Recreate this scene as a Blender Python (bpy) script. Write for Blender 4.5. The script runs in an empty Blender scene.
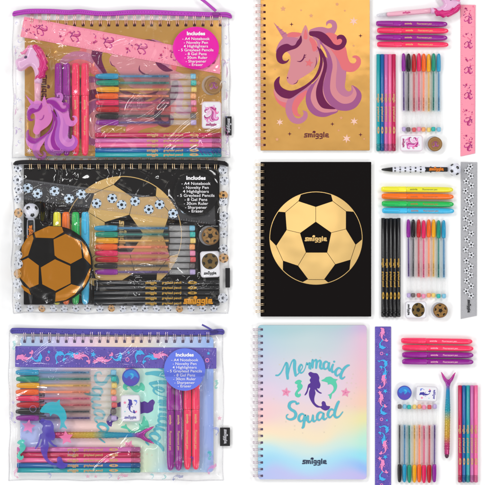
import bpy, math, random
import numpy as np
from mathutils import Vector, Matrix
from mathutils.geometry import tessellate_polygon, delaunay_2d_cdt

S = 0.002                      # metres per layout unit (1 unit = 2 mm on the table)
SC = bpy.context.scene
COL = SC.collection
R = math.radians

def W(x, y, z=0.0):            # layout units (x right, y down the table) -> metres
    return Vector(((x-242.5)*S, (242.5-y)*S, z*S))

# ------------------------------------------------------------------ camera
cam_d = bpy.data.cameras.new('camera'); cam = bpy.data.objects.new('camera', cam_d); COL.objects.link(cam)
CAM_H = 6.0
cam.location = (0, 0, CAM_H)
cam_d.sensor_width = 36; cam_d.lens = 36*CAM_H/0.97
cam_d.clip_start = 0.1; cam_d.clip_end = 100
SC.camera = cam

# ------------------------------------------------------------------ light
world = bpy.data.worlds.new('World'); SC.world = world; world.use_nodes = True
bgn = world.node_tree.nodes['Background']
bgn.inputs[0].default_value = (1.0, 1.0, 1.0, 1); bgn.inputs[1].default_value = 0.26

def area(name, loc, size, radiance, target=(0, 0, 0), color=(1, 1, 1)):
    l = bpy.data.lights.new(name, 'AREA'); l.shape = 'RECTANGLE'
    l.size = size[0]; l.size_y = size[1]; l.color = color
    l.energy = radiance*math.pi*size[0]*size[1]          # W from radiance
    o = bpy.data.objects.new(name, l); COL.objects.link(o)
    o.location = loc
    d = Vector(target)-Vector(loc)
    o.rotation_euler = d.to_track_quat('-Z', 'Y').to_euler()
    return o
area('softbox_key', (-1.7, 1.9, 2.5), (2.4, 0.3), 21)
area('softbox_fill', (2.2, 1.2, 2.3), (2.4, 0.3), 14)
area('softbox_front', (1.4, -2.2, 2.5), (2.4, 0.3), 14)
area('softbox_side', (-2.3, -1.2, 2.3), (2.4, 0.3), 14)
area('added_ball_sheen_panel', (0.26, 0.08, 6.6), (0.34, 0.22), 1.3, target=(0.26, 0.08, 0), color=(1, .97, .9))  # added panel, placed to give the gold football its sheen
area('added_low_foil_panel', (0.5, 0.47, 6.6), (1.0, 0.24), .5, target=(0.5, 0.47, 0), color=(1, .97, .9))  # added dim panel, lightens the lower gold cover and leaves a dark band above
# added overhead panel, placed for the foil cover at the table's top to mirror
area('added_top_foil_panel', (0.62, 1.29, 6.6), (1.3, 1.15), 1.35, target=(0.62, 1.29, 0), color=(1, .96, .86))

SC.render.engine = 'CYCLES'
SC.cycles.transparent_max_bounces = 48
SC.cycles.max_bounces = 10
SC.view_settings.view_transform = 'Standard'
SC.view_settings.look = 'None'
SC.view_settings.exposure = 0.12
SC.view_settings.gamma = 1.0

# ------------------------------------------------------------------ materials
def lin(c):
    out = []
    for v in c:
        v = v/255.0
        out.append(v/12.92 if v <= .04045 else ((v+.055)/1.055)**2.4)
    return tuple(out)+(1,)
MATS = {}
def M(name, rgb, rough=.45, metal=0.0, coat=0.0, spec=.4, bump=0.0, bscale=900, alpha=1.0, var=0.0, translucent=0):
    key = (name, rgb, rough, metal, coat, spec, bump, alpha, var)
    if key in MATS: return MATS[key]
    m = bpy.data.materials.new(name); m.use_nodes = True
    nt = m.node_tree; b = nt.nodes['Principled BSDF']
    b.inputs['Base Color'].default_value = lin(rgb)
    b.inputs['Roughness'].default_value = rough
    b.inputs['Metallic'].default_value = metal
    b.inputs['Coat Weight'].default_value = coat
    b.inputs['Coat Roughness'].default_value = .12
    b.inputs['Specular IOR Level'].default_value = spec
    tc = None
    if bump or var:
        tc = nt.nodes.new('ShaderNodeTexCoord')
    if bump:
        nz = nt.nodes.new('ShaderNodeTexNoise'); nz.inputs['Scale'].default_value = bscale; nz.inputs['Detail'].default_value = 3
        bp = nt.nodes.new('ShaderNodeBump'); bp.inputs['Strength'].default_value = bump; bp.inputs['Distance'].default_value = .0004
        nt.links.new(tc.outputs['Object'], nz.inputs['Vector']); nt.links.new(nz.outputs['Fac'], bp.inputs['Height'])
        nt.links.new(bp.outputs['Normal'], b.inputs['Normal'])
    if var:
        n2 = nt.nodes.new('ShaderNodeTexNoise'); n2.inputs['Scale'].default_value = 45; n2.inputs['Detail'].default_value = 6
        mx = nt.nodes.new('ShaderNodeMixRGB'); mx.blend_type = 'MIX'
        a = lin(rgb); mx.inputs[1].default_value = tuple(v*(1-var) for v in a[:3])+(1,)
        mx.inputs[2].default_value = tuple(min(1, v*(1+var)) for v in a[:3])+(1,)
        nt.links.new(tc.outputs['Object'], n2.inputs['Vector']); nt.links.new(n2.outputs['Fac'], mx.inputs[0])
        nt.links.new(mx.outputs[0], b.inputs['Base Color'])
    if alpha < 1:
        b.inputs['Alpha'].default_value = alpha
    MATS[key] = m
    return m

def clear_mat(name, tint=(1, 1, 1), ior=1.5, rough=.06, haze=0.0, boost=1.0, bump=0.0, bscale=60, hazecol=(.9, .9, .93), edge=1.0):
    key = ('clear', name)
    if key in MATS: return MATS[key]
    m = bpy.data.materials.new(name); m.use_nodes = True
    nt = m.node_tree; nt.nodes.clear(); L = nt.links
    out = nt.nodes.new('ShaderNodeOutputMaterial')
    tr = nt.nodes.new('ShaderNodeBsdfTransparent'); tr.inputs[0].default_value = tuple(tint)+(1,)
    gl = nt.nodes.new('ShaderNodeBsdfGlossy'); gl.inputs['Roughness'].default_value = rough
    f0 = ((ior-1)/(ior+1))**2*boost                     # same reflectance from either side of the thin sheet
    fr = nt.nodes.new('ShaderNodeLayerWeight'); fr.inputs['Blend'].default_value = .5
    pw = nt.nodes.new('ShaderNodeMath'); pw.operation = 'POWER'; pw.inputs[1].default_value = 5
    L.new(fr.outputs['Facing'], pw.inputs[0])
    mul = nt.nodes.new('ShaderNodeMath'); mul.operation = 'MULTIPLY_ADD'; mul.inputs[1].default_value = (1-f0)*edge; mul.inputs[2].default_value = f0; mul.use_clamp = True
    L.new(pw.outputs[0], mul.inputs[0])
    mix = nt.nodes.new('ShaderNodeMixShader')
    if haze > 0:
        df = nt.nodes.new('ShaderNodeBsdfDiffuse'); df.inputs[0].default_value = tuple(hazecol)+(1,)
        m2 = nt.nodes.new('ShaderNodeMixShader'); m2.inputs[0].default_value = haze
        L.new(tr.outputs[0], m2.inputs[1]); L.new(df.outputs[0], m2.inputs[2]); src = m2.outputs[0]
    else: src = tr.outputs[0]
    L.new(mul.outputs[0], mix.inputs[0]); L.new(src, mix.inputs[1]); L.new(gl.outputs[0], mix.inputs[2])
    if bump:
        tc = nt.nodes.new('ShaderNodeTexCoord')
        nz = nt.nodes.new('ShaderNodeTexNoise'); nz.inputs['Scale'].default_value = bscale; nz.inputs['Detail'].default_value = 4
        bp = nt.nodes.new('ShaderNodeBump'); bp.inputs['Strength'].default_value = bump; bp.inputs['Distance'].default_value = .002
        L.new(tc.outputs['Object'], nz.inputs['Vector']); L.new(nz.outputs['Fac'], bp.inputs['Height'])
        L.new(bp.outputs['Normal'], gl.inputs['Normal']); L.new(bp.outputs['Normal'], fr.inputs['Normal'])
    L.new(mix.outputs[0], out.inputs[0])
    MATS[key] = m
    return m

FILM = clear_mat('clear_vinyl', (1, 1, 1), ior=1.64, rough=.085, haze=.006, boost=1.0, bump=.03, bscale=30)
BACKFILM = clear_mat('clear_vinyl_back', (1, 1, 1), ior=1.12, rough=.2, haze=.0)
SLEEVE = clear_mat('crinkled_cellophane', (1, 1, 1), ior=1.5, rough=.09, haze=.006, boost=1.0, bump=.04, bscale=40)
BARREL = clear_mat('clear_barrel_plastic', (.99, .99, .995), ior=1.42, rough=.12, haze=.05, hazecol=(.95, .95, .98))
FROST = clear_mat('frosted_barrel_plastic', (.98, .98, .98), ior=1.34, rough=.25, haze=.20, hazecol=(.97, .97, .98), edge=.35)
CLEARP = clear_mat('clear_base_plastic', (.9, .9, .92), ior=1.5, rough=.1, haze=.25)

def foil_ramp_mat(turned=False):
    m = bpy.data.materials.new('holographic_foil'); m.use_nodes = True
    nt = m.node_tree; L = nt.links; b = nt.nodes['Principled BSDF']
    tc = nt.nodes.new('ShaderNodeTexCoord'); sx = nt.nodes.new('ShaderNodeSeparateXYZ')
    nz = nt.nodes.new('ShaderNodeTexNoise'); nz.inputs['Scale'].default_value = 7; nz.inputs['Detail'].default_value = 1
    L.new(tc.outputs['Object'], sx.inputs[0]); L.new(tc.outputs['Object'], nz.inputs['Vector'])
    v = nt.nodes.new('ShaderNodeMath'); v.operation = 'MULTIPLY'; v.inputs[1].default_value = -1/(154*S)
    L.new(sx.outputs['Y'], v.inputs[0])
    nn = nt.nodes.new('ShaderNodeMath'); nn.operation = 'MULTIPLY_ADD'; nn.inputs[1].default_value = .34; nn.inputs[2].default_value = -.17
    L.new(nz.outputs['Fac'], nn.inputs[0])
    ad = nt.nodes.new('ShaderNodeMath'); ad.operation = 'ADD'; L.new(v.outputs[0], ad.inputs[0]); L.new(nn.outputs[0], ad.inputs[1])
    alt = [[(0, (160, 190, 238)), (.2, (190, 205, 240)), (.45, (244, 210, 190)), (.7, (222, 196, 236)), (1, (176, 200, 226))],
           [(0, (166, 178, 236)), (.25, (168, 214, 236)), (.4, (214, 230, 200)), (.55, (244, 206, 190)), (.8, (190, 196, 238)), (1, (186, 186, 240))],
           [(0, (152, 176, 238)), (.18, (166, 196, 238)), (.33, (172, 236, 222)), (.5, (214, 228, 206)), (.66, (244, 206, 196)), (.85, (186, 190, 236)), (1, (166, 182, 230))]]
    def ramp(stops):
        if turned: stops = alt.pop(0)  # turned foil's changed reflections are painted in as other ramp colours
        r = nt.nodes.new('ShaderNodeValToRGB'); r.color_ramp.interpolation = 'EASE'
        e = r.color_ramp.elements
        e[0].position = stops[0][0]; e[0].color = lin(stops[0][1]); e[1].position = stops[-1][0]; e[1].color = lin(stops[-1][1])
        for p, c in stops[1:-1]:
            n = e.new(p); n.color = lin(c)
        L.new(ad.outputs[0], r.inputs[0]); return r
    rl = ramp([(0, (160, 202, 215)), (.22, (182, 203, 226)), (.36, (205, 203, 228)), (.46, (228, 203, 222)), (.56, (246, 202, 204)), (.66, (250, 222, 194)), (.73, (240, 232, 198)), (.82, (185, 230, 240)), (.92, (155, 212, 242)), (1, (180, 195, 240))])
    rr = ramp([(0, (180, 202, 205)), (.07, (206, 180, 215)), (.2, (226, 190, 212)), (.4, (238, 194, 198)), (.54, (242, 204, 182)), (.64, (232, 226, 170)), (.73, (185, 232, 215)), (.85, (150, 222, 238)), (.93, (152, 188, 242)), (1, (195, 185, 235))])
    u = nt.nodes.new('ShaderNodeMath'); u.operation = 'MULTIPLY_ADD'; u.inputs[1].default_value = 1.0/(80*S); u.inputs[2].default_value = -.32; u.use_clamp = True
    L.new(sx.outputs['X'], u.inputs[0])
    mx = nt.nodes.new('ShaderNodeMixRGB'); L.new(u.outputs[0], mx.inputs[0]); L.new(rl.outputs[0], mx.inputs[1]); L.new(rr.outputs[0], mx.inputs[2])
    rm = ramp([(0, (178, 206, 210)), (.14, (196, 214, 216)), (.3, (214, 214, 220)), (.44, (222, 210, 228)), (.56, (232, 212, 214)), (.68, (244, 226, 196)), (.76, (212, 230, 224)), (.88, (176, 222, 242)), (1, (196, 196, 238))])
    w1 = nt.nodes.new('ShaderNodeMath'); w1.operation = 'MULTIPLY_ADD'; w1.inputs[1].default_value = 1.0/(54*S); w1.inputs[2].default_value = -.95; L.new(sx.outputs['X'], w1.inputs[0])
    w2 = nt.nodes.new('ShaderNodeMath'); w2.operation = 'MULTIPLY'; L.new(w1.outputs[0], w2.inputs[0]); L.new(w1.outputs[0], w2.inputs[1])
    w3 = nt.nodes.new('ShaderNodeMath'); w3.operation = 'SUBTRACT'; w3.inputs[0].default_value = .9; w3.use_clamp = True; L.new(w2.outputs[0], w3.inputs[1])
    m3 = nt.nodes.new('ShaderNodeMixRGB'); L.new(w3.outputs[0], m3.inputs[0]); L.new(mx.outputs[0], m3.inputs[1]); L.new(rm.outputs[0], m3.inputs[2])
    L.new(m3.outputs[0], b.inputs['Base Color'])
    b.inputs['Roughness'].default_value = .3; b.inputs['Specular IOR Level'].default_value = .35
    return m
def gold_foil_mat():
    m = bpy.data.materials.new('gold_foil_card'); m.use_nodes = True
    nt = m.node_tree; L = nt.links; b = nt.nodes['Principled BSDF']
    tc = nt.nodes.new('ShaderNodeTexCoord')
    nz = nt.nodes.new('ShaderNodeTexNoise'); nz.inputs['Scale'].default_value = 30; nz.inputs['Detail'].default_value = 8
    nz2 = nt.nodes.new('ShaderNodeTexNoise'); nz2.inputs['Scale'].default_value = 1500; nz2.inputs['Detail'].default_value = 2
    mx = nt.nodes.new('ShaderNodeMixRGB'); mx.inputs[1].default_value = lin((218, 162, 84)); mx.inputs[2].default_value = lin((232, 178, 98))
    L.new(tc.outputs['Object'], nz.inputs['Vector']); L.new(tc.outputs['Object'], nz2.inputs['Vector'])
    L.new(nz.outputs['Fac'], mx.inputs[0]); L.new(mx.outputs[0], b.inputs['Base Color'])
    bp = nt.nodes.new('ShaderNodeBump'); bp.inputs['Strength'].default_value = .04; bp.inputs['Distance'].default_value = .0003
    L.new(nz2.outputs['Fac'], bp.inputs['Height'])
    nz3 = nt.nodes.new('ShaderNodeTexNoise'); nz3.inputs['Scale'].default_value = 11; nz3.inputs['Detail'].default_value = 3; L.new(tc.outputs['Object'], nz3.inputs['Vector'])
    b3 = nt.nodes.new('ShaderNodeBump'); b3.inputs['Strength'].default_value = 1; b3.inputs['Distance'].default_value = .0007
    L.new(nz3.outputs['Fac'], b3.inputs['Height']); L.new(b3.outputs['Normal'], bp.inputs['Normal']); L.new(bp.outputs['Normal'], b.inputs['Normal'])
    b.inputs['Metallic'].default_value = .52; b.inputs['Roughness'].default_value = .075
    return m
HOLO = foil_ramp_mat(); HOLO_TURNED = foil_ramp_mat(True); GOLDFOIL = gold_foil_mat()

# ------------------------------------------------------------------ object helpers
def tag(o, label=None, cat=None, group=None, kind=None):
    if label: o['label'] = label
    if cat: o['category'] = cat
    if group: o['group'] = group
    if kind: o['kind'] = kind
    return o
def empty(name):
    o = bpy.data.objects.new(name, None); COL.objects.link(o); o.empty_display_size = .01
    return o
class MB:
    def __init__(s): s.v = []; s.f = []; s.m = []; s.sm = []; s.mats = []
    def mi(s, mat):
        if mat not in s.mats: s.mats.append(mat)
        return s.mats.index(mat)
    def add(s, verts, faces, mat, smooth=False):
        b = len(s.v); k = s.mi(mat)
        s.v += [tuple(p) for p in verts]
        for f in faces:
            s.f.append(tuple(i+b for i in f)); s.m.append(k); s.sm.append(smooth)
    def build(s, name, parent=None):
        me = bpy.data.meshes.new(name)
        me.from_pydata([(x*S, y*S, z*S) for x, y, z in s.v], [], s.f)
        for m in s.mats: me.materials.append(m)
        me.polygons.foreach_set('material_index', s.m)
        me.polygons.foreach_set('use_smooth', s.sm)
        me.update()
        o = bpy.data.objects.new(name, me); COL.objects.link(o)
        if parent is not None: o.parent = parent
        return o
    # ---- solids
    def lathe(s, prof, mat, n=20, center=(0, 0, 0), sy=1, sz=1, smooth=True):   # profile [(x, r)] around +X
        vs = []; fs = []
        for x, r in prof:
            for k in range(n):
                a = 2*math.pi*k/n
                vs.append((center[0]+x, center[1]+r*sy*math.cos(a), center[2]+r*sz*math.sin(a)))
        for i in range(len(prof)-1):
            for k in range(n):
                a = i*n+k; b = i*n+(k+1) % n
                fs.append((a, b, b+n, a+n))
        fs.append(tuple(range(n))[::-1]); fs.append(tuple((len(prof)-1)*n+k for k in range(n)))
        s.add(vs, [f for f in fs[:-2]], mat, smooth)
        k0 = len(s.v)-len(vs)
        for f in fs[-2:]:
            s.f.append(tuple(i+k0 for i in f)); s.m.append(s.mi(mat)); s.sm.append(False)
    def slab(s, pts, z0, z1, mat, bev=.25, topmat=None):
        n = len(pts)
        if sum(pts[i][0]*pts[(i+1) % n][1]-pts[(i+1) % n][0]*pts[i][1] for i in range(n)) < 0: pts = pts[::-1]
        ins = []
        for i in range(n):
            p0, p1, p2 = Vector(pts[i-1]), Vector(pts[i]), Vector(pts[(i+1) % n])
            a = (p1-p0); b = (p2-p1)
            if a.length < 1e-9: a = b
            if b.length < 1e-9: b = a
            a.normalize(); b.normalize()
            nrm = Vector((-(a.y+b.y), a.x+b.x)); nrm.normalize()
            ins.append((p1.x+nrm.x*bev, p1.y+nrm.y*bev))
        vs = [(x, y, z0) for x, y in pts]+[(x, y, z1-bev) for x, y in pts]+[(x, y, z1) for x, y in ins]
        fs = [tuple(range(n))[::-1]]
        for i in range(n):
            j = (i+1) % n
            fs.append((i, j, n+j, n+i)); fs.append((n+i, n+j, 2*n+j, 2*n+i))
        s.add(vs, fs, mat)
        s.add([(x, y, z1) for x, y in ins], [tuple(range(n))], topmat or mat)
    def tube(s, path, r, mat, n=8, closed=False):
        P = [Vector(p) for p in path]; vs = []; fs = []; N = len(P)
        ref = Vector((0, 0, 1))
        for i, p in enumerate(P):
            t = (P[min(i+1, N-1)]-P[max(i-1, 0)]).normalized()
            if abs(t.dot(ref)) > .95: u = t.cross(Vector((0, 1, 0))).normalized()
            else: u = t.cross(ref).normalized()
            w = t.cross(u)
            rr = r[i] if isinstance(r, (list, tuple)) else r
            for k in range(n):
                a = 2*math.pi*k/n
                vs.append(tuple(p+u*rr*math.cos(a)+w*rr*math.sin(a)))
        for i in range(N-1):
            for k in range(n):
                a = i*n+k; b = i*n+(k+1) % n
                fs.append((a, b, b+n, a+n))
        s.add(vs, fs, mat, True)

def rrect(x0, y0, x1, y1, r, n=5):
    pts = []
    for cx, cy, a0 in ((x1-r, y1-r, 0), (x0+r, y1-r, 90), (x0+r, y0+r, 180), (x1-r, y0+r, 270)):
        for k in range(n+1):
            a = R(a0+90*k/n); pts.append((cx+r*math.cos(a), cy+r*math.sin(a)))
    return pts
def ellipse(cx, cy, rx, ry=None, n=40):
    ry = ry or rx
    return [(cx+rx*math.cos(2*math.pi*k/n), cy+ry*math.sin(2*math.pi*k/n)) for k in range(n)]
def catmull(pts, closed=False, n=5):
    P = [np.array(p, float) for p in pts]; out = []; N = len(P)
    rng = range(N) if closed else range(N-1)
    for i in rng:
        if closed: p0, p1, p2, p3 = P[i-1], P[i], P[(i+1) % N], P[(i+2) % N]
        else: p0, p1, p2, p3 = P[max(i-1, 0)], P[i], P[i+1], P[min(i+2, N-1)]
        for k in range(n):
            t = k/n
            out.append(tuple(.5*((2*p1)+(-p0+p2)*t+(2*p0-5*p1+4*p2-p3)*t*t+(-p0+3*p1-3*p2+p3)*t**3)))
    if not closed: out.append(tuple(P[-1]))
    return out
def fill(pts, step):            # triangulate an outline with inner points so that it can follow a surface
    n = len(pts); xs = [p[0] for p in pts]; ys = [p[1] for p in pts]
    dense = []
    for i in range(n):
        a = pts[i]; b = pts[(i+1) % n]; L = math.hypot(b[0]-a[0], b[1]-a[1]); k = max(1, int(L/step))
        for j in range(k): dense.append((a[0]+(b[0]-a[0])*j/k, a[1]+(b[1]-a[1])*j/k))
    A = np.array(dense); B = np.roll(A, -1, axis=0)
    gx = np.arange(min(xs)+step*.5, max(xs), step); gy = np.arange(min(ys)+step*.5, max(ys), step)
    if len(gx) and len(gy):
        X, Y = np.meshgrid(gx, gy); X = X.ravel(); Y = Y.ravel()
        ins = np.zeros(len(X), bool)
        for (x1, y1), (x2, y2) in zip(A, B):
            c = ((y1 > Y) != (y2 > Y)); 
            with np.errstate(divide='ignore', invalid='ignore'):
                xi = (x2-x1)*(Y-y1)/(y2-y1)+x1
            ins ^= (c & (X < xi))
        d = segdist(X, Y, dense+[dense[0]])
        keep = ins & (d > step*.4)
        inner = list(zip(X[keep], Y[keep])); dd = d[keep]
    else: inner = []; dd = []
    V = [Vector(p) for p in dense]+[Vector((float(a), float(b))) for a, b in inner]
    nb = len(dense)
    res = delaunay_2d_cdt(V, [(i, (i+1) % nb) for i in range(nb)], [], 1, 1e-6)
    vo = [(v.x, v.y) for v in res[0]]
    return vo, [tuple(f) for f in res[2]]
def segdist(X, Y, line):
    d = np.full(X.shape, 1e9)
    for (x1, y1), (x2, y2) in zip(line[:-1], line[1:]):
        dx, dy = x2-x1, y2-y1; L = dx*dx+dy*dy
        if L < 1e-12: continue
        t = np.clip(((X-x1)*dx+(Y-y1)*dy)/L, 0, 1)
        d = np.minimum(d, np.hypot(X-x1-t*dx, Y-y1-t*dy))
    return d
def puff(mb, pts, h, mat, zc=0, step=.9, soft=3.0, flat=.0):     # rounded solid grown from an outline, both sides domed
    vo, fs = fill(pts, step)
    A = np.array(vo); d = segdist(A[:, 0], A[:, 1], list(pts)+[pts[0]])
    t = np.clip(d/soft, 0, 1); z = h*np.sqrt(np.clip(1-(1-t)**2, 0, 1))
    def orient(f, up):
        a, b, c = [A[i] for i in f[:3]]
        s_ = (b[0]-a[0])*(c[1]-a[1])-(b[1]-a[1])*(c[0]-a[0])
        return f if (s_ > 0) == up else f[::-1]
    n = len(vo)
    mb.add([(x, y, zc+zz) for (x, y), zz in zip(vo, z)]+[(x, y, zc-zz) for (x, y), zz in zip(vo, z)],
           [orient(f, True) for f in fs]+[tuple(i+n for i in orient(f, False)) for f in fs], mat, True)

TXT = {}
def text_mesh(txt, bold=0.0):
    key = (txt, bold)
    if key in TXT: return TXT[key]
    c = bpy.data.curves.new('lettering', 'FONT'); c.body = txt; c.size = 1; c.align_x = 'CENTER'; c.align_y = 'CENTER'
    c.resolution_u = 3; c.offset = bold; c.fill_mode = 'FRONT'
    o = bpy.data.objects.new('lettering', c); COL.objects.link(o)
    bpy.context.view_layer.update()
    dg = bpy.context.evaluated_depsgraph_get()
    me = bpy.data.meshes.new_from_object(o.evaluated_get(dg))
    vs = [(v.co.x, v.co.y) for v in me.vertices]; fs = [tuple(p.vertices) for p in me.polygons]
    bpy.data.objects.remove(o); bpy.data.curves.remove(c); bpy.data.meshes.remove(me)
    TXT[key] = (vs, fs)
    return TXT[key]

class Art:
    """flat printed shapes stacked in thin layers; coordinates y down"""
    def __init__(s, T=None, z=0.0, dz=.006, inkf=None, zf=None, step=1.3):
        s.mb = MB(); s.T = T or (lambda x, y: (x, -y)); s.z = z; s.dz = dz; s.zf = zf; s.step = step
        s.inkf = inkf or (lambda c: M('printed_ink', c, .42, spec=.3))
    def _mat(s, c): return c if not isinstance(c, tuple) else s.inkf(c)
    def _z(s, x, y): return s.z+(s.zf(x, y) if s.zf else 0)
    def _emit(s, pts, faces, mat, zinc=None):
        vs = []
        for i, (x, y) in enumerate(pts):
            lx, ly = s.T(x, y); vs.append((lx, ly, s._z(x, y)+(zinc[i] if zinc else 0)))
        fs = []
        for f in faces:
            ar = 0; n = len(f)
            for i in range(n):
                a = vs[f[i]]; b = vs[f[(i+1) % n]]; ar += a[0]*b[1]-b[0]*a[1]
            fs.append(tuple(f) if ar > 0 else tuple(f)[::-1])
        s.mb.add(vs, fs, s._mat(mat)); s.z += s.dz
    def poly(s, col, pts, smooth=False, n=4):
        if smooth: pts = catmull(pts, True, n)
        if s.zf:
            vo, fs = fill(pts, s.step); s._emit(vo, fs, col)
        else:
            tr = tessellate_polygon([[Vector((x, y, 0)) for x, y in pts]])
            s._emit(pts, [tuple(t) for t in tr], col)
    def ell(s, col, cx, cy, rx, ry=None, n=28): s.poly(col, ellipse(cx, cy, rx, ry, n))
    def stroke(s, col, pts, w, smooth=True, n=5):
        m = len(pts)
        ws = w if isinstance(w, (list, tuple)) else [w]*m
        q = [(p[0], p[1], ws[i]) for i, p in enumerate(pts)]
        if smooth: q = catmull(q, False, n)
        # drop near duplicates
        r = [q[0]]
        for p in q[1:]:
            if math.hypot(p[0]-r[-1][0], p[1]-r[-1][1]) > .02: r.append(p)
        q = r
        if len(q) < 2: return
        L = []; Rr = []
        for i, p in enumerate(q):
            a = q[max(i-1, 0)]; b = q[min(i+1, len(q)-1)]
            tx, ty = b[0]-a[0], b[1]-a[1]; l = math.hypot(tx, ty) or 1; tx /= l; ty /= l
            h = max(p[2], .02)/2
            L.append((p[0]-ty*h, p[1]+tx*h)); Rr.append((p[0]+ty*h, p[1]-tx*h))
        vs = []; zi = []
        for i in range(len(q)):
            vs += [L[i], Rr[i]]; zi += [i*.0002]*2
        fs = [(2*i, 2*i+1, 2*i+3, 2*i+2) for i in range(len(q)-1)]
        # round ends
        for e, o in ((0, 1), (len(q)-1, len(q)-2)):
            dx, dy = q[e][0]-q[o][0], q[e][1]-q[o][1]; l = math.hypot(dx, dy) or 1; dx /= l; dy /= l
            h = max(q[e][2], .02)/2; b = len(vs); k = 5
            for j in range(1, k):
                a = math.pi*j/k
                vx = (L[e][0]-q[e][0])*math.cos(a)+dx*h*math.sin(a); vy = (L[e][1]-q[e][1])*math.cos(a)+dy*h*math.sin(a)
                vs.append((q[e][0]+vx, q[e][1]+vy)); zi.append(e*.0002)
            fs.append((2*e,)+tuple(range(b, b+k-1))+(2*e+1,))
        s._emit(vs, fs, col, zi); s.z += len(q)*.0002
    def text(s, col, txt, cx, cy, size, rot=0, bold=0.0, sx=1.0):
        vs, fs = text_mesh(txt, bold); a = R(rot); pts = []
        for x, y in vs:
            x *= size*sx; y *= -size
            pts.append((cx+x*math.cos(a)-y*math.sin(a), cy+x*math.sin(a)+y*math.cos(a)))
        if pts: s._emit(pts, fs, col)
    def build(s, name, parent=None): return s.mb.build(name, parent)
    # ---- recurring designs
    def logo(s, col, cx, cy, wid, rot=0, w=3.4):
        k = wid/100.0; a = R(rot); ca, sa = math.cos(a), math.sin(a)
        def P(pts): return [(cx+((x-50)*ca-(y-16)*sa)*k, cy+((x-50)*sa+(y-16)*ca)*k) for x, y in pts]
        ww = w*k
        for pts in ([(12, 10), (3, 10.5), (2.5, 15.5), (11, 16.5), (11.5, 22), (1, 22.5)],
                    [(17, 22.5), (17, 10.5)], [(17, 11.5), (23, 10.5), (24, 22)], [(24, 11.5), (30, 10.5), (31.5, 22.5)],
                    [(38.5, 11), (38.5, 22.5)],
                    [(54, 11), (46, 11), (45, 20), (53, 20.5)], [(54, 11), (54, 28), (46, 28.5)],
                    [(69, 11), (61, 11), (60, 20), (68, 20.5)], [(69, 11), (69, 28), (61, 28.5)],
                    [(76, 5), (76, 22.5)],
                    [(83, 16.5), (93, 16), (92, 10.5), (84, 10.5), (82.5, 21.5), (94, 22.5)]):
            s.stroke(col, P(pts), ww, smooth=False)
        s.stroke(col, P([(34, 5), (37, 1), (42, 2), (41, 6), (38, 5)]), ww*.9)
    def star(s, col, cx, cy, r, n=5, inner=.45, rot=0):
        pts = []
        for k in range(2*n):
            a = R(rot-90)+math.pi*k/n; q = r if k % 2 == 0 else r*inner
            pts.append((cx+q*math.cos(a), cy+q*math.sin(a)))
        s.poly(col, pts)
    def ball(s, cx, cy, r, white=(235, 238, 245), black=(20, 20, 24), rot=0, disc=True):
        if disc: s.ell(white, cx, cy, r, n=20)
        keep = s.dz; z_in = s.z; s.dz = 0
        s.poly(black, [(cx+r*.36*math.cos(R(rot+72*k)), cy+r*.36*math.sin(R(rot+72*k))) for k in range(5)])
        for k in range(5):
            a = rot+72*k+36 if r > 3 else rot+72*k+30
            pts = [(cx+r*.98*math.cos(R(a-17)), cy+r*.98*math.sin(R(a-17))), (cx+r*.98*math.cos(R(a+17)), cy+r*.98*math.sin(R(a+17))),
                   (cx+r*.72*math.cos(R(a+12)), cy+r*.72*math.sin(R(a+12))), (cx+r*.66*math.cos(R(a)), cy+r*.66*math.sin(R(a))), (cx+r*.72*math.cos(R(a-12)), cy+r*.72*math.sin(R(a-12)))]
            s.poly(black, pts)
        s.dz = keep; s.z = z_in if not disc else z_in-keep*.5

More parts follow.
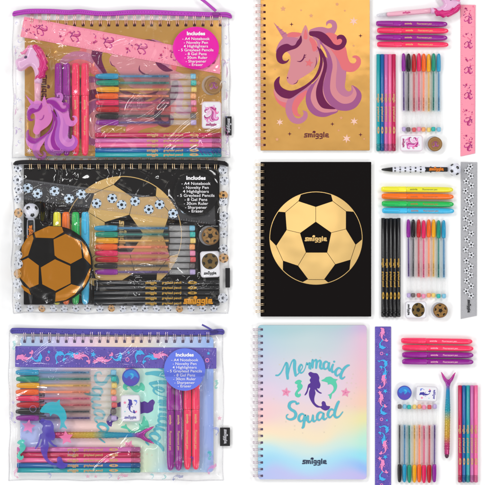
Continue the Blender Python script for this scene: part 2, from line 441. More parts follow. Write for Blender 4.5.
# ------------------------------------------------------------------ designs (coordinates of the loose notebook covers)
def unicorn_art(A, pal=None, detail=True, f=lambda x, y: (x, y)):
    c = dict(dark=(104, 22, 74), purple=(158, 84, 134), mauve=(188, 116, 146), pink=(210, 134, 142), coral=(222, 110, 116), face=(208, 134, 142), horn=(190, 116, 140))
    if pal: c.update(pal)
    def P(col, pts, sm=True): A.poly(c.get(col, col), [f(*p) for p in pts], sm)
    def K(col, pts, w):
        a = f(0, 0); b = f(1, 0); k = math.hypot(b[0]-a[0], b[1]-a[1])
        A.stroke(c.get(col, col), [f(*p) for p in pts], [q*k for q in w] if isinstance(w, (list, tuple)) else w*k)
    # top lock, coral lock
    P('mauve', [(309, 31), (315, 28), (322, 27.2), (328, 28.6), (331.6, 27.5), (331.7, 25), (330, 23.6), (327.6, 24.2), (326.6, 26.2), (326, 23), (328, 20.8), (331.5, 20), (335.5, 22), (337, 26.5), (336, 31), (333, 35), (325, 37), (312, 36)])
    P('coral', [(326, 33.5), (333, 33.5), (340, 38), (343.5, 44), (346, 49), (347.5, 57), (350, 62.5), (354, 63.6), (356.2, 61), (355.2, 58.5), (352.6, 57.8), (352.6, 56.4), (356, 55.6), (359.8, 58), (360.8, 63), (358.5, 68), (353.5, 71.8), (347, 72), (342, 70), (336, 62), (331, 50), (324, 40)])
    # falling mane, back to front
    P('coral', [(274, 90), (275.5, 99), (280, 105), (287, 108.5), (292, 104), (292, 97), (284, 97)])
    P('pink', [(273.8, 89), (276, 97), (281, 101.5), (289, 102.5), (297, 97), (290, 96), (280, 94)])
    K('mauve', [(310, 87), (301, 92), (293, 98.5), (289.4, 106), (289.3, 113), (293, 119.5), (299, 121.3), (304.3, 118), (305.4, 113.5), (303, 111)], [7, 8, 8, 7.5, 6.5, 6, 5.5, 5, 4, 1])
    K('coral', [(306, 92), (300, 98), (296.4, 103), (294.6, 109), (296.3, 114.2), (300.4, 116)], [3, 6.5, 6.5, 5.5, 4, 1])
    P('purple', [(323, 58), (323, 68), (318, 78), (311, 85.5), (306.5, 93), (305.8, 102), (309, 110.5), (315.5, 115.8), (323.7, 117.2), (331, 115), (338, 110.8), (332, 100), (328, 80), (328, 60)])
    P('pink', [(322.5, 64), (319, 77), (313.5, 87), (310.8, 95), (311.3, 101.5), (315.5, 108.4), (322.7, 112.5), (331, 112.3), (337.5, 110), (328, 100), (326, 80), (326, 62)])
    P('purple', [(315, 39), (322, 46), (326.5, 55), (328, 65), (325, 77), (323, 86), (324.3, 95), (328.4, 103), (335.6, 109.3), (346, 111), (355, 108), (360.4, 101), (361.2, 94), (357.5, 88.6), (351.6, 85.4), (351.4, 90.4), (348.4, 91.8), (345.4, 89.8), (344.4, 86), (345.4, 78), (346, 71), (343, 62), (336, 52), (325, 43)])
    P('pink', [(322, 43), (329, 53), (332.5, 65), (330.7, 77.4), (330, 88.7), (332.5, 96), (338.7, 102), (345, 104), (352, 102), (356.2, 96), (355.7, 90.8), (351.8, 85.6), (351.3, 90.3), (348.4, 91.7), (345.5, 89.7), (344.6, 86), (345.6, 78), (345.6, 71), (341, 60), (334, 50)])
    P('mauve', [(331, 49), (335.6, 57), (337, 66), (336, 77), (336, 87.7), (339.7, 94), (346, 97), (351, 95), (353, 91), (351.9, 86), (351.2, 90.3), (348.4, 91.6), (345.6, 89.6), (344.7, 86), (345.7, 78), (345.6, 71), (342, 62), (337, 53)])
    P('coral', [(329, 47), (336, 52), (342, 51.5), (346, 50.5), (347, 58), (350, 63.5), (354, 68), (350, 71.6), (345.6, 71), (341.5, 68.5), (338, 60)])
    P('dark', [(318.8, 47), (322.8, 52), (325.6, 58), (327, 65), (326, 72), (323.4, 82), (322.7, 92), (325.3, 100), (330, 105.5), (335.5, 109), (328, 109.2), (322, 107.8), (318, 103), (316, 96), (316.5, 88), (320, 78), (323, 69), (323.5, 62), (321.5, 55)])
    # face
    P('face', [(283, 38), (290, 35), (298, 33.5), (304, 34), (309, 36), (314, 39), (317.8, 47), (319, 56), (317.5, 63), (312.5, 70.5), (305, 76), (299, 79.7), (296.5, 83.6), (292.4, 85), (288.2, 83), (286.5, 79), (287.6, 74), (289.8, 66), (290.3, 56), (284, 50), (279, 47)])
    P('coral', [(310, 37.5), (314, 40), (317, 45), (316.6, 50), (313, 51.5), (311.3, 45), (309, 40)])
    K('mauve', [(312, 36), (317.5, 41), (319, 47.5), (316.5, 52)], [1, 3, 2.6, .6])
    P('coral', [(286.5, 35), (292, 32.4), (300.8, 33.4), (299, 36.5), (290, 37.8)])
    P('mauve', [(283, 38.5), (288, 37.2), (297, 38.3), (299, 41), (294, 46.6), (288, 45.8), (281, 47.5), (276.2, 52), (276.2, 49.5), (279, 43)])
    P('face', [(300.3, 38), (302, 32), (305.4, 25.3), (308, 31), (309.6, 38.5), (305, 41)])
    P('coral', [(303.5, 38), (304, 33.5), (305.4, 29.6), (307.2, 34), (307.2, 38.8), (305, 39.6)])
    P('horn', [(273.5, 22.6), (278, 27), (283, 31.2), (287.6, 34.6), (286.4, 37.4), (283, 38.6), (279.6, 33)], False)
    if detail:
        for q in ((276.6, 27.6, 278.4, 26.6), (279.4, 31.2, 282.2, 29.6), (282, 35, 286, 32.8)):
            K('purple', [q[:2], q[2:]], .5)
    # dark sweeps
    P('dark', [(309.4, 32), (315, 31.4), (321, 32), (326.3, 35), (330.5, 39.7), (333.5, 43.8), (337, 45.3), (340.3, 44.4), (342, 41.5), (340.9, 39.2), (338.2, 39.2), (337.2, 40), (336.8, 37), (339.5, 35), (343.4, 35.6), (346.2, 39.2), (346.4, 43), (344, 47.5), (339.3, 50.2), (334.6, 50), (328.4, 47), (323, 43.4), (319, 39.7), (315, 37.2), (309.8, 35.8)])
    P('dark', [(301, 35.6), (301.9, 41), (300, 45), (296, 48.5), (290, 50.6), (285, 52.8), (282.4, 56.4), (283, 60.2), (286, 61.2), (289.2, 59.2), (287, 62.7), (282, 64.2), (277.6, 61.6), (276, 56), (277, 50), (281, 45.8), (287, 44), (291.5, 45.9), (295, 45), (297, 41.5), (299, 39)])
    P('dark', [(279.8, 76.7), (279.2, 82.5), (281.9, 87.6), (288.6, 90.7), (294.7, 90.2), (304, 86), (313.3, 78.4), (318.3, 69), (320, 60), (318.8, 52), (316.8, 46.5), (320.4, 50.5), (322.6, 60), (321.4, 68.5), (317.5, 77.5), (308, 86.3), (300, 92.2), (291.6, 98), (286.5, 98.6), (280.3, 96.4), (275.2, 90.8), (274, 83.5), (276.3, 79)])
    # eye, nostril, mouth, cheek
    K('dark', [(297, 61.4), (300.5, 61.6), (303.4, 58.6), (304.4, 54.8)], [.3, 1.1, 1.3, .8])
    if detail:
        K('dark', [(303.6, 58.2), (305.6, 57.2)], .55); K('dark', [(304, 56.4), (306, 55)], .5)
        K('dark', [(293.5, 84.2), (296.4, 83), (297.8, 80.4)], [.3, .7, .3])
        A.ell(c['dark'], *f(287.6, 78), .55, .8)
        K('dark', [(316, 57.5), (316.4, 63), (314.4, 68.5)], [.2, .7, .2])
        A.star(c['coral'], *f(309, 63.3), 4.2, 5, .45, 10)

def foil_print():
    key = 'foil_print'
    if key in MATS: return MATS[key]
    m = M('gold_foil_print', (255, 212, 136), .1, .5); nt = m.node_tree; b = nt.nodes['Principled BSDF']
    tc = nt.nodes.new('ShaderNodeTexCoord'); nz = nt.nodes.new('ShaderNodeTexNoise'); nz.inputs['Scale'].default_value = 9
    bp = nt.nodes.new('ShaderNodeBump'); bp.inputs['Distance'].default_value = .0008; bp.inputs['Strength'].default_value = 1
    nt.links.new(tc.outputs['Object'], nz.inputs['Vector']); nt.links.new(nz.outputs['Fac'], bp.inputs['Height']); nt.links.new(bp.outputs['Normal'], b.inputs['Normal'])
    MATS[key] = m
    return m
BALLC = (242, 243); BALLR = 221
def big_ball(A, T):
    gold = foil_print()
    blk = M('matt_black_print', (17, 13, 13), .5, spec=.08)
    P = lambda pts: [T(*p) for p in pts]
    def arc(a0, a1, r, n=8): return [(BALLC[0]+r*math.cos(R(a0+(a1-a0)*k/n)), BALLC[1]+r*math.sin(R(a0+(a1-a0)*k/n))) for k in range(n+1)]
    def ang(x, y): return math.degrees(math.atan2(y-BALLC[1], x-BALLC[0]))
    A.poly(gold, P(arc(0, 360, BALLR, 96)[:-1]))
    rr = BALLR-3
    def arc(a0, a1, r, n=8, arc0=arc):
        d = (a1-a0+180) % 360-180
        return arc0(a0, a0+d, r, n)
    A.poly(blk, P([(241, 165), (315, 217), (295, 312), (194, 312), (166, 219)]))
    A.poly(blk, P([(322, 68), (241, 95), (158, 68)]+arc(ang(170, 36), ang(314, 36), rr)))
    A.poly(blk, P([(430, 275), (384, 200), (384, 115)]+arc(ang(420, 118), ang(462, 250), rr)))
    A.poly(blk, P([(97, 120), (103, 204), (53, 280)]+arc(ang(22, 250)+360, ang(65, 118)+360, rr)))
    A.poly(blk, P([(205, 438), (157, 374), (85, 350)]+arc(ang(84, 395), ang(178, 455), rr)[::1]))
    A.poly(blk, P([(407, 345), (333, 367), (281, 438)]+arc(ang(300, 456), ang(402, 393), rr)))
    for a, b in (((241, 165), (241, 95)), ((315, 217), (384, 200)), ((295, 312), (333, 367)), ((194, 312), (157, 374)), ((166, 219), (103, 204)),
                 ((322, 68), (384, 115)), ((158, 68), (97, 120)), ((53, 280), (85, 350)), ((430, 275), (407, 345)), ((205, 440), (283, 440))):
        A.stroke(blk, P([a, b]), .42, smooth=False)

MER = [(232, 172), (245, 162), (262, 168), (285, 172), (298, 195), (297, 215), (305, 240), (298, 262), (284, 262), (297, 280), (314, 290), (303, 293), (284, 281), (271, 268), (275, 290), (268, 320), (270, 345), (285, 362), (303, 370), (314, 366), (312, 350), (320, 339), (334, 345), (342, 366), (363, 371), (355, 388), (335, 396), (315, 388), (305, 379), (280, 375), (255, 350), (238, 315), (236, 285), (243, 262), (236, 258), (226, 288), (215, 303), (209, 301), (222, 275), (231, 240), (245, 228), (240, 212), (247, 196), (238, 186)]
DOL = [(311, 213), (328, 204), (340, 194), (366, 191), (386, 203), (409, 208), (399, 219), (406, 244), (401, 268), (386, 289), (376, 296), (368, 326), (360, 319), (358, 308), (350, 301), (366, 294), (384, 270), (381, 247), (366, 236), (350, 239), (349, 228), (334, 222), (316, 218)]
SEA = [(150, 226), (162, 214), (178, 210), (192, 218), (186, 230), (197, 244), (193, 262), (180, 276), (168, 288), (174, 298), (182, 292), (187, 303), (175, 316), (157, 312), (150, 296), (158, 278), (168, 264), (163, 250), (166, 238), (155, 234)]
def motif(A, outline, col, cx, cy, h, rot=0, flip=False):     # place one of the silhouettes, h tall
    xs = [p[0] for p in outline]; ys = [p[1] for p in outline]
    mx, my = (min(xs)+max(xs))/2, (min(ys)+max(ys))/2; k = h/(max(ys)-min(ys)); a = R(rot)
    pts = []
    for x, y in outline:
        u = (x-mx)*k*(-1 if flip else 1); v = (y-my)*k
        pts.append((cx+u*math.cos(a)-v*math.sin(a), cy+u*math.sin(a)+v*math.cos(a)))
    A.poly(col, pts, True, 3)
def mermaid_art(A, T, k, root):
    teal = (92, 184, 200)
    w = 15.5*k
    def st(pts, ww=None):
        ww = ww or w; ws = []
        for i, p in enumerate(pts):
            a = pts[max(i-1, 0)]; b = pts[min(i+1, len(pts)-1)]; L_ = math.hypot(b[0]-a[0], b[1]-a[1]) or 1
            ws.append(ww*(.82+.36*(b[1]-a[1])/L_)*(.8 if i in (0, len(pts)-1) else 1))
        A.stroke(teal, [T(*p) for p in pts], ws)
    A0 = A; nA = lambda: Art(T=A0.T, z=A0.z)
    for c_, r in (((97, 285), 30), ((457, 287), 30)):
        A = nA(); x, y = T(*c_); A.star((236, 152, 184), x, y, r*k, 5, .52, 8)
        for j in range(5):
            a = R(-82+72*j); A.stroke((214, 118, 160), [(x, y), (x+math.cos(a)*r*k*.6, y+math.sin(a)*r*k*.6)], 2.6*k, smooth=False)
        A.ell((214, 118, 160), x, y, 4.5*k, n=10); A.build('starfish_print', root)
    for nm, col, o_ in (('mermaid_print', (86, 54, 144), MER), ('dolphin_print', (92, 202, 170), DOL), ('seahorse_print', (92, 202, 170), SEA)):
        A = nA(); A.poly(col, [T(*p) for p in o_], True); A.build(nm, root)
    A = nA()
    # MERMAID in brush script
    st([(36, 183), (52, 181), (70, 160), (88, 122), (98, 108), (104, 125), (103, 165), (107, 202)])
    st([(107, 202), (112, 165), (127, 112), (141, 90), (149, 100), (148, 140), (155, 184)])
    st([(155, 184), (168, 176), (188, 150), (197, 130), (188, 118), (177, 134), (176, 156), (188, 168), (203, 158), (214, 136)], w*.8)
    st([(214, 136), (222, 106), (226, 118), (238, 108), (242, 116), (239, 136), (245, 143)], w*.8)
    st([(245, 143), (254, 92), (259, 96), (257, 136)], w*.8)
    st([(257, 136), (264, 104), (276, 88), (282, 100), (279, 138)], w*.8)
    st([(279, 138), (287, 108), (299, 92), (307, 104), (303, 132), (312, 143), (324, 136)], w*.8)
    st([(352, 106), (338, 100), (325, 114), (325, 138), (338, 145), (349, 130), (357, 106), (354, 136), (362, 154), (372, 148)], w*.8)
    st([(381, 118), (373, 142), (377, 162), (388, 160), (396, 150)], w*.8); A.ell(teal, *T(388, 100), 6.2*k, n=12)
    st([(431, 146), (416, 138), (400, 152), (396, 174), (407, 186), (422, 172)], w*.8)
    st([(478, 122), (466, 126), (448, 142), (432, 170), (428, 194), (438, 203), (452, 192)], w*.9)
    # SQUAD
    st([(172, 352), (160, 356), (156, 344), (138, 342), (120, 352), (116, 374), (128, 390), (148, 402), (156, 420), (148, 440), (126, 450), (104, 444), (99, 428), (108, 420)])
    st([(210, 424), (194, 416), (178, 428), (174, 450), (186, 462), (200, 450), (212, 424), (207, 460), (202, 492), (196, 500)], w*.85)
    st([(200, 470), (216, 456), (230, 426), (228, 452), (236, 466), (250, 456), (260, 422), (259, 452), (268, 462), (282, 450)], w*.85)
    st([(322, 414), (306, 406), (290, 418), (285, 442), (297, 454), (312, 440), (324, 412), (321, 440), (330, 450), (344, 440)], w*.85)
    st([(388, 396), (372, 388), (356, 400), (350, 424), (362, 438), (380, 420)], w*.85)
    st([(416, 342), (408, 356), (394, 396), (390, 424), (402, 438), (420, 430), (440, 404)], w*.9)
    A.build('lettering', root)

# ------------------------------------------------------------------ builders of each kind (local units, x along the length)
def ring_mb(mat):
    mb = MB()
    for dy in (-.75, .75):
        path = []
        for k in range(15):
            a = R(-35+250*k/14)
            path.append((-.5+4.6*math.cos(a), dy+(.0), 2.2+3.0*math.sin(a)))
        mb.tube(path, .34, mat, n=6)
    mb.tube([(4.0*math.cos(R(0)), -.75, 2.4), (4.3, 0, 2.0), (4.0, .75, 2.4)], .3, mat, n=6)
    return mb
JIT = random.Random(77)
def notebook(kind, turned=False):
    root = empty({'unicorn': 'spiral_notebook', 'football': 'spiral_notebook', 'mermaid': 'spiral_notebook'}[kind])
    w, h, cover, wire = {'unicorn': (109, 152.5, GOLDFOIL, M('rose_gold_wire', (232, 178, 172), .28, .8)),
                         'football': (110.5, 154.5, M('black_card', (17, 13, 13), .55, spec=.08), M('gold_wire', (236, 206, 165), .25, .8)),
                         'mermaid': (108.5, 154, HOLO_TURNED if turned else HOLO, M('silver_wire', (205, 185, 198), .28, .75))}[kind]
    rad = 3.2 if kind == 'mermaid' else .7
    out = rrect(0, -h, w, 0, rad)
    mb = MB(); mb.slab(out, 3.15, 3.6, cover, .12); cv = mb.build('front_cover', root)
    mb = MB(); mb.slab(rrect(.6, -h+.7, w-.8, -.7, rad), .42, 3.1, M('page_paper', (236, 234, 228), .8, spec=.1), .05); mb.build('pages', root)
    mb = MB(); mb.slab(out, .02, .4, M('back_card', (90, 80, 76), .6), .08); mb.build('back_cover', root)
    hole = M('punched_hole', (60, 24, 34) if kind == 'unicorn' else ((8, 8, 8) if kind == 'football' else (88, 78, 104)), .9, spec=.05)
    x0, y0 = {'unicorn': (260.6, -2), 'football': (260.6, 162), 'mermaid': (258, 325)}[kind]
    n = 23; sp = 6.64; first = {'unicorn': 1.0, 'football': 3.0, 'mermaid': 4.4}[kind]
    rm = ring_mb(wire); proto = None
    A = Art(T=lambda x, y: (x-x0, -(y-y0)), z=3.63)
    for k in range(n):
        yy = first+sp*k
        A.poly(hole, rrect(x0+2.6, y0+yy-1.15, x0+5.0, y0+yy+1.15, .4))
        if proto is None: proto = o = rm.build('binding_ring', root)
        else: o = proto.copy(); COL.objects.link(o); o.parent = root
        o.location = (JIT.uniform(-.12, .12)*S, (-yy+JIT.uniform(-.12, .12))*S, 0); o.rotation_euler = (0, 0, R(JIT.uniform(-3.5, 3.5)))
    if kind == 'unicorn':
        for (x, y, r) in ((353.5, 21.5, 4.6), (354, 121.5, 4.2), (346.5, 138.8, 4.6), (279.8, 122.3, 3.8)):
            A.star((240, 196, 180), x, y, r, 6, .38, 5)
        for (x, y) in ((291.5, 24.6), (360.3, 36), (360.4, 134.8), (332.3, 124.2), (289.6, 134)):
            A.star((92, 30, 50), x, y, 2.1, 4, .3)
        for (x, y, r) in ((301, 10.5, 1.2), (344.7, 11, 1.2), (275, 69.5, 1), (353.5, 46, 1.3), (283, 9, 3), (311, 16, 2.2), (337, 4.5, 2), (341, 118, 1.8), (277, 139.5, 2), (338.5, 130.5, 1.4), (364, 139, 1.3), (299, 128, 1.6)):
            A.star((222, 160, 118), x, y, r, 5, .5)
        T_ = A.T; A.build('star_print', root); A = Art(T=T_, z=3.65); unicorn_art(A); A.build('unicorn_print', root)
        A = Art(T=T_, z=3.64); A.logo((92, 30, 46), 317, 135.4, 26, w=4.6); A.build('lettering', root)
    elif kind == 'football':
        big_ball(A, lambda x, y: (265+x/4.755, 187+y/4.755))
        A.logo(foil_print(), 316.3, 239.2, 23, w=5)
        A.build('cover_print', root)
    else:
        mermaid_art(A, lambda x, y: (270+x/6.06, 345+y/6.06), 1/6.06, root)
        rnd = random.Random(5)
        for _ in range(26):
            a = rnd.random()*6.28; q = 35+rnd.random()*12
            A.ell((225, 214, 196), 311+q*math.cos(a), 392+q*math.sin(a)*.9, .35+rnd.random()*.3, n=6)
        A.logo((44, 50, 78), 315, 461.6, 25.5, w=4.6)
        A.build('cover_print', root)
    return root

GEL = {'purple': ((150, 30, 160), (70, 50, 110), (196, 176, 226)), 'black': ((26, 22, 24), (56, 58, 66), (110, 100, 100)),
       'red': ((200, 20, 34), (178, 84, 96), (226, 92, 96)), 'pink': ((236, 32, 100), (190, 84, 116), (246, 152, 190)),
       'orange': ((250, 105, 20), (222, 138, 110), (250, 172, 108)), 'yellow': ((246, 176, 14), (200, 160, 90), (244, 214, 120)),
       'green': ((10, 152, 124), (30, 110, 106), (40, 190, 182)), 'blue': ((36, 160, 204), (50, 110, 150), (130, 200, 230))}
def gel_pen(col):
    root = empty('gel_pen'); cap, ink, plug = GEL[col]
    mb = MB(); mb.lathe([(.0, .35), (.25, .95), (1.0, 1.45), (3, 1.75), (8, 2.05), (13, 2.1), (16.5, 1.95), (18, 1.75)], M('cap_plastic', cap, .25, coat=.4, alpha=.93), center=(0, 0, 2.1))
    c = mb.build('cap', root)
    mb = MB(); mb.slab(rrect(1.4, -.55, 14.5, .55, .5), 4.3, 4.85, M('cap_plastic', cap, .25, coat=.4, alpha=.93), .15)
    mb.slab(rrect(1.4, -.5, 3, .5, .4), 3.4, 4.35, M('cap_plastic', cap, .25, coat=.4, alpha=.93), .05); mb.build('clip', c)
    lc = [1-(1-v)*.16 for v in lin(plug)[:3]]
    brl = clear_mat('clear_barrel_'+col, lc, ior=1.25, rough=.08, haze=.06, hazecol=tuple(.6+.4*v for v in lin(plug)[:3]), edge=.35)
    ink = tuple(min(255, int(v*1.02+.10*c_)) for v, c_ in zip(ink, cap))
    mb = MB(); mb.lathe([(17, 1.3), (17.4, 1.75), (19, 1.8), (58, 1.8)], brl, center=(0, 0, 2.1)); mb.build('barrel', root)
    mb = MB(); mb.lathe([(16.5, .35), (19, .5), (20, .74), (48, .74), (57, .72)], M('ink_tube', ink, .35, coat=.3), n=12, center=(0, 0, 2.1)); mb.build('ink_tube', root)
    mb = MB(); mb.lathe([(58.02, 1.88), (73.6, 1.88)], FROST, center=(0, 0, 2.1)); mb.build('rear_barrel', root)
    mb = MB(); mb.lathe([(73.7, 1.5), (73.9, 1.92), (77.2, 1.92), (78, 1.5)], M('plug_plastic', plug, .3, coat=.3, alpha=.9), center=(0, 0, 2.1)); mb.build('end_plug', root)
    A = Art(z=4.02, T=lambda x, y: (x, -y)); dk = tuple(int(v*.55) for v in ink)
    A.text(dk, 'smiggle  gel pen', 49.5, 0, 1.7, rot=0, bold=.02); A.build('lettering', root)
    return root
HL = {'purple': (146, 20, 146), 'coral': (255, 50, 98), 'yellow': (238, 232, 52), 'orange': (255, 112, 26), 'green': (28, 186, 84), 'blue': (60, 184, 230)}
def highlighter(col, ink):
    root = empty('highlighter'); c = HL[col]; m = M('neon_plastic', c, .22, coat=.7, alpha=1)
    mc = M('neon_cap_plastic', tuple(min(255, int(v*1.03)+4) for v in c), .22, coat=.6)
    mb = MB(); mb.lathe([(0, 1.4), (.35, 2.1), (1.6, 2.6), (6, 2.85), (22, 3.0), (24.4, 3.0), (24.8, 2.85)], mc, n=28, center=(0, 0, 3)); cp = mb.build('cap', root)
    mb = MB(); mb.slab(rrect(1.0, -.8, 17, .8, .7), 6.05, 6.75, mc, .2); mb.slab(rrect(1.0, -.75, 3, .75, .5), 5.2, 6.1, mc, .05); mb.build('clip', cp)
    mb = MB(); mb.lathe([(24.85, 2.55), (25.2, 2.72), (26, 2.85), (60, 2.8), (66, 2.6), (69.4, 2.2), (70.8, 1.4), (71.2, .6)], m, n=28, center=(0, 0, 3)); mb.build('body', root)
    A = Art(z=5.9); A.text(ink, 'smiggle', 32, 0, 2.5, bold=.02); A.text(ink, 'Fluorescent pen', 48, 0, 2.3, bold=.008)
    A.build('lettering', root)
    return root
PC = {'teal': (28, 160, 168), 'blue': (20, 96, 164), 'lilac': (206, 104, 172), 'pink': (240, 108, 160), 'crimson': (196, 30, 84), 'black': (24, 23, 26)}
def pencil(col):
    root = empty('pencil'); c = PC[col]; m = M('lacquer', c, .24, coat=.5, spec=.4)
    mb = MB(); mb.lathe([(0, 1.7), (.15, 1.95), (89.5, 1.95), (89.7, 1.85)], m, n=14, center=(0, 0, 1.95)); mb.build('shaft', root)
    mb = MB(); mb.lathe([(-.05, .6), (-.02, .6)], M('graphite', (60, 60, 64), .4), n=10, center=(0, 0, 1.95)); mb.build('graphite_core', root)
    mb = MB(); mb.lathe([(89.72, 1.75), (90, 2.0), (91, 2.0), (91.4, 1.85), (92, 2.02), (96.2, 1.98), (97, 1.5)], M('dipped_end', tuple(int(v*.8) for v in c), .2, coat=.6), n=16, center=(0, 0, 1.95)); mb.build('dipped_end', root)
    g = M('gold_stamp', (206, 162, 72) if col == 'black' else (222, 176, 120), .35, .3)
    A = Art(z=3.93); A.text(g, 'smiggle', 44, 0, 3.0, bold=.03); A.text(g, 'greylead pencil', 60, 0, 2.5, bold=.03); 
    A.ell(g, 76, 0, 3.6, 1.15, n=16); A.text(PC[col], 'HB', 76, 0, 1.9, bold=.03); A.build('lettering', root)
    return root
def uni_motif(A, x, y, r, rot, cols):
    a = R(rot)
    def f(px, py):
        u = (px-318)*r/48; v = (py-72)*r/48; return (x+u*math.cos(a)-v*math.sin(a), y+u*math.sin(a)+v*math.cos(a))
    for i, (pts, w) in enumerate((([(283, 60), (279, 52), (290, 45), (301, 38)], 7), ([(276, 80), (284, 94), (300, 90), (318, 70), (320, 48)], 9), ([(311, 33), (328, 44), (340, 47), (340, 36)], 9),
                     ([(322, 55), (318, 90), (328, 106), (334, 108)], 9), ([(334, 60), (330, 90), (345, 106), (356, 90)], 8), ([(346, 50), (350, 66), (357, 58)], 6))):
        A.stroke(cols[i % len(cols)], [f(*p) for p in pts], w*r/48, n=3)
def ruler(kind, sparse=False):
    root = empty('ruler'); L = 151.5; w = {'unicorn': 15, 'football': 16.5, 'mermaid': 16}[kind]
    base = {'unicorn': M('pink_acrylic', (246, 150, 172), .3, coat=.3, bump=.03), 'football': clear_mat('smoky_acrylic', (.9, .9, .91), ior=1.45, rough=.15, haze=.30, hazecol=(.60, .60, .62)), 'mermaid': M('purple_acrylic', (100, 84, 176), .3, coat=.4, var=.2)}[kind]
    if sparse: base = clear_mat('clear_acrylic', (.93, .93, .94), ior=1.45, rough=.12, haze=.07, hazecol=(.7, .7, .74))
    pts = [(.4, -w/2), (L, -w/2)]+[(L+.0, -w/2+.4)]+[(L+4*math.sin(math.pi*k/20)*0+ (k/10.0)*(-3.0 if kind != 'mermaid' else 0), -w/2+.5+k*(w-1)/10) for k in range(11)][1:]+[(0.2, w/2), (0, -w/2+.4)]
    if kind == 'mermaid': pts = rrect(0, -w/2, 166, w/2, .6); L = 166
    mb = MB(); mb.slab(pts, .02, 1.0, base, .3); mb.build('blade', root)
    A = Art(z=1.04, dz=0); rnd = random.Random({'unicorn': 1, 'football': 2, 'mermaid': 3}[kind])
    tick = {'unicorn': (222, 92, 128), 'football': (150, 150, 156), 'mermaid': (150, 134, 214)}[kind]
    x = 2.5; i = 0
    while x < L-5:
        ln = 2.2 if i % 10 == 0 else (1.6 if i % 5 == 0 else 1.0)
        A.poly(tick, [(x-.09, -w/2+.5), (x+.09, -w/2+.5), (x+.09, -w/2+.5+ln), (x-.09, -w/2+.5+ln)])
        if i % 2 == 0: A.poly(tick, [(x-.09, w/2-.5-ln*.8), (x+.09, w/2-.5-ln*.8), (x+.09, w/2-.5), (x-.09, w/2-.5)])
        if i % 10 == 0 and i and kind != 'football': A.text(tick, str(i//10), x, -w/2+3.6, 1.5, rot=90)
        x += .97 if kind != 'mermaid' else 1.05; i += 1
    A.z += .004; A.dz = .0015
    if kind == 'unicorn':
        cols = [(170, 24, 104), (196, 60, 140), (158, 40, 120)]
        for j in range(6):
            uni_motif(A, 15+25.4*j, -.3, 4.6, rnd.choice((-80, -60, -100)), cols)
            for _ in range(9):
                px, py = 6+25.4*j+rnd.uniform(-4, 4), rnd.uniform(-5.2, 5.2); a = rnd.random()*6
                A.stroke(rnd.choice(cols+[(232, 96, 140), (232, 96, 140)]), [(px, py), (px+1.1*math.cos(a), py+1.1*math.sin(a))], rnd.uniform(.4, .9), smooth=False)
            A.star((170, 24, 104), 4+25.4*j, 1.8, 1.5, 5, .4, 20)
            A.star((200, 60, 130), 10.5+25.4*j, -2.4, 1.3, 5, .4, 0)
    elif kind == 'football':
        xx = 4.5; j = 0
        while xx < L-22:
            off = (2.7 if j % 2 else -2.0)+rnd.uniform(-.8, .8)
            A.ball(xx, off, 3.8 if sparse else 3.0, white=(196, 214, 232) if sparse else (212, 213, 218), rot=rnd.random()*72)
            xx += (7.6+rnd.random()*7) if sparse else (3.9+rnd.random()*1.7); j += 1
        A.logo((40, 40, 44), L-12, .3, 13, w=6)
    else:
        cy, pk = (70, 176, 236), (236, 140, 196)
        for _ in range(330):
            A.ell(rnd.choice(((134, 112, 206), (156, 130, 220), (80, 64, 150), (186, 120, 206))), rnd.uniform(1.5, L-1.5), rnd.uniform(-w/2+1, w/2-1), rnd.uniform(.18, .5), n=6)
        pat = [(MER, pk, 12, -90, 0), (DOL, cy, 8.5, 90, 0), ('o', pk, 0, 0, 0), (DOL, cy, 9, 20, 1), (MER, cy, 11, 90, 0), (MER, pk, 12, -90, 1), ('*', cy, 0, 0, 0)]
        xx = 8
        for j in range(17):
            o_, c_, h_, r_, fl = pat[j % 7]
            if o_ == 'o':
                A.ell(c_, xx, 1.5, 1.7, n=14); A.ell((120, 84, 176), xx, 1.5, 1.1, n=12); A.star(cy, xx+1, -3.8, 1.6)
            elif o_ == '*': A.star(cy, xx, -2.2, 2.6, 5, .45, 12); A.star(pk, xx+1.5, 3.2, 2.4, 5, .45, 40)
            else: motif(A, o_, c_, xx, (.6 if j % 2 else -.6), h_*1.18, r_, bool(fl))
            xx += 9.4
    A.build('scale_print', root)
    return root
def eraser(kind):     # portrait, centre at the origin
    root = empty('eraser')
    mb = MB(); mb.slab(rrect(-7.8, -10.6, 7.8, 10.6, 2.2), .02, 4.6, M('eraser_vinyl', (222, 219, 226) if kind != 'unicorn' else (232, 216, 226), .5, spec=.3), .55); mb.build('block', root)
    A = Art(z=4.63)
    A.poly((234, 233, 238), rrect(-6.9, -9.7, 6.9, 9.7, 1.7))
    if kind == 'unicorn':
        pal = dict(dark=(168, 34, 120), purple=(206, 84, 168), mauve=(226, 150, 206), pink=(240, 182, 218), coral=(232, 110, 170), face=(238, 196, 224), horn=(214, 150, 205))
        unicorn_art(A, pal, detail=False, f=lambda x, y: ((x-318)*.135, (y-78)*.135))
        A.logo((176, 74, 130), 0, 7.6, 9, w=6)
    elif kind == 'football':
        g = M('bronze_foil', (122, 96, 52), .4, .3)
        A.ell((22, 18, 14), 0, -2.4, 6.6, n=32)
        A.ell(g, 0, -2.4, 6.2, n=32)
        A.ball(0, -2.4, 6.2, black=(30, 25, 18), rot=-90, disc=False)
        A.logo((50, 50, 54), 0, 7.4, 10.5, w=6)
    else:
        motif(A, MER, (70, 62, 158), 0.8, -1.6, 11.5, 0)
        motif(A, DOL, (110, 130, 220), 4, -4.5, 4.5, 0)
        A.star((236, 130, 170), -4.4, -4.6, 1.5); A.star((236, 130, 170), 4.5, 2.8, 1.2); A.ell((150, 210, 220), -4.5, 2.5, .6, n=8)
        A.logo((92, 84, 170), 0, 7.4, 10, w=5.5)
    A.build('printed_design', root)
    return root
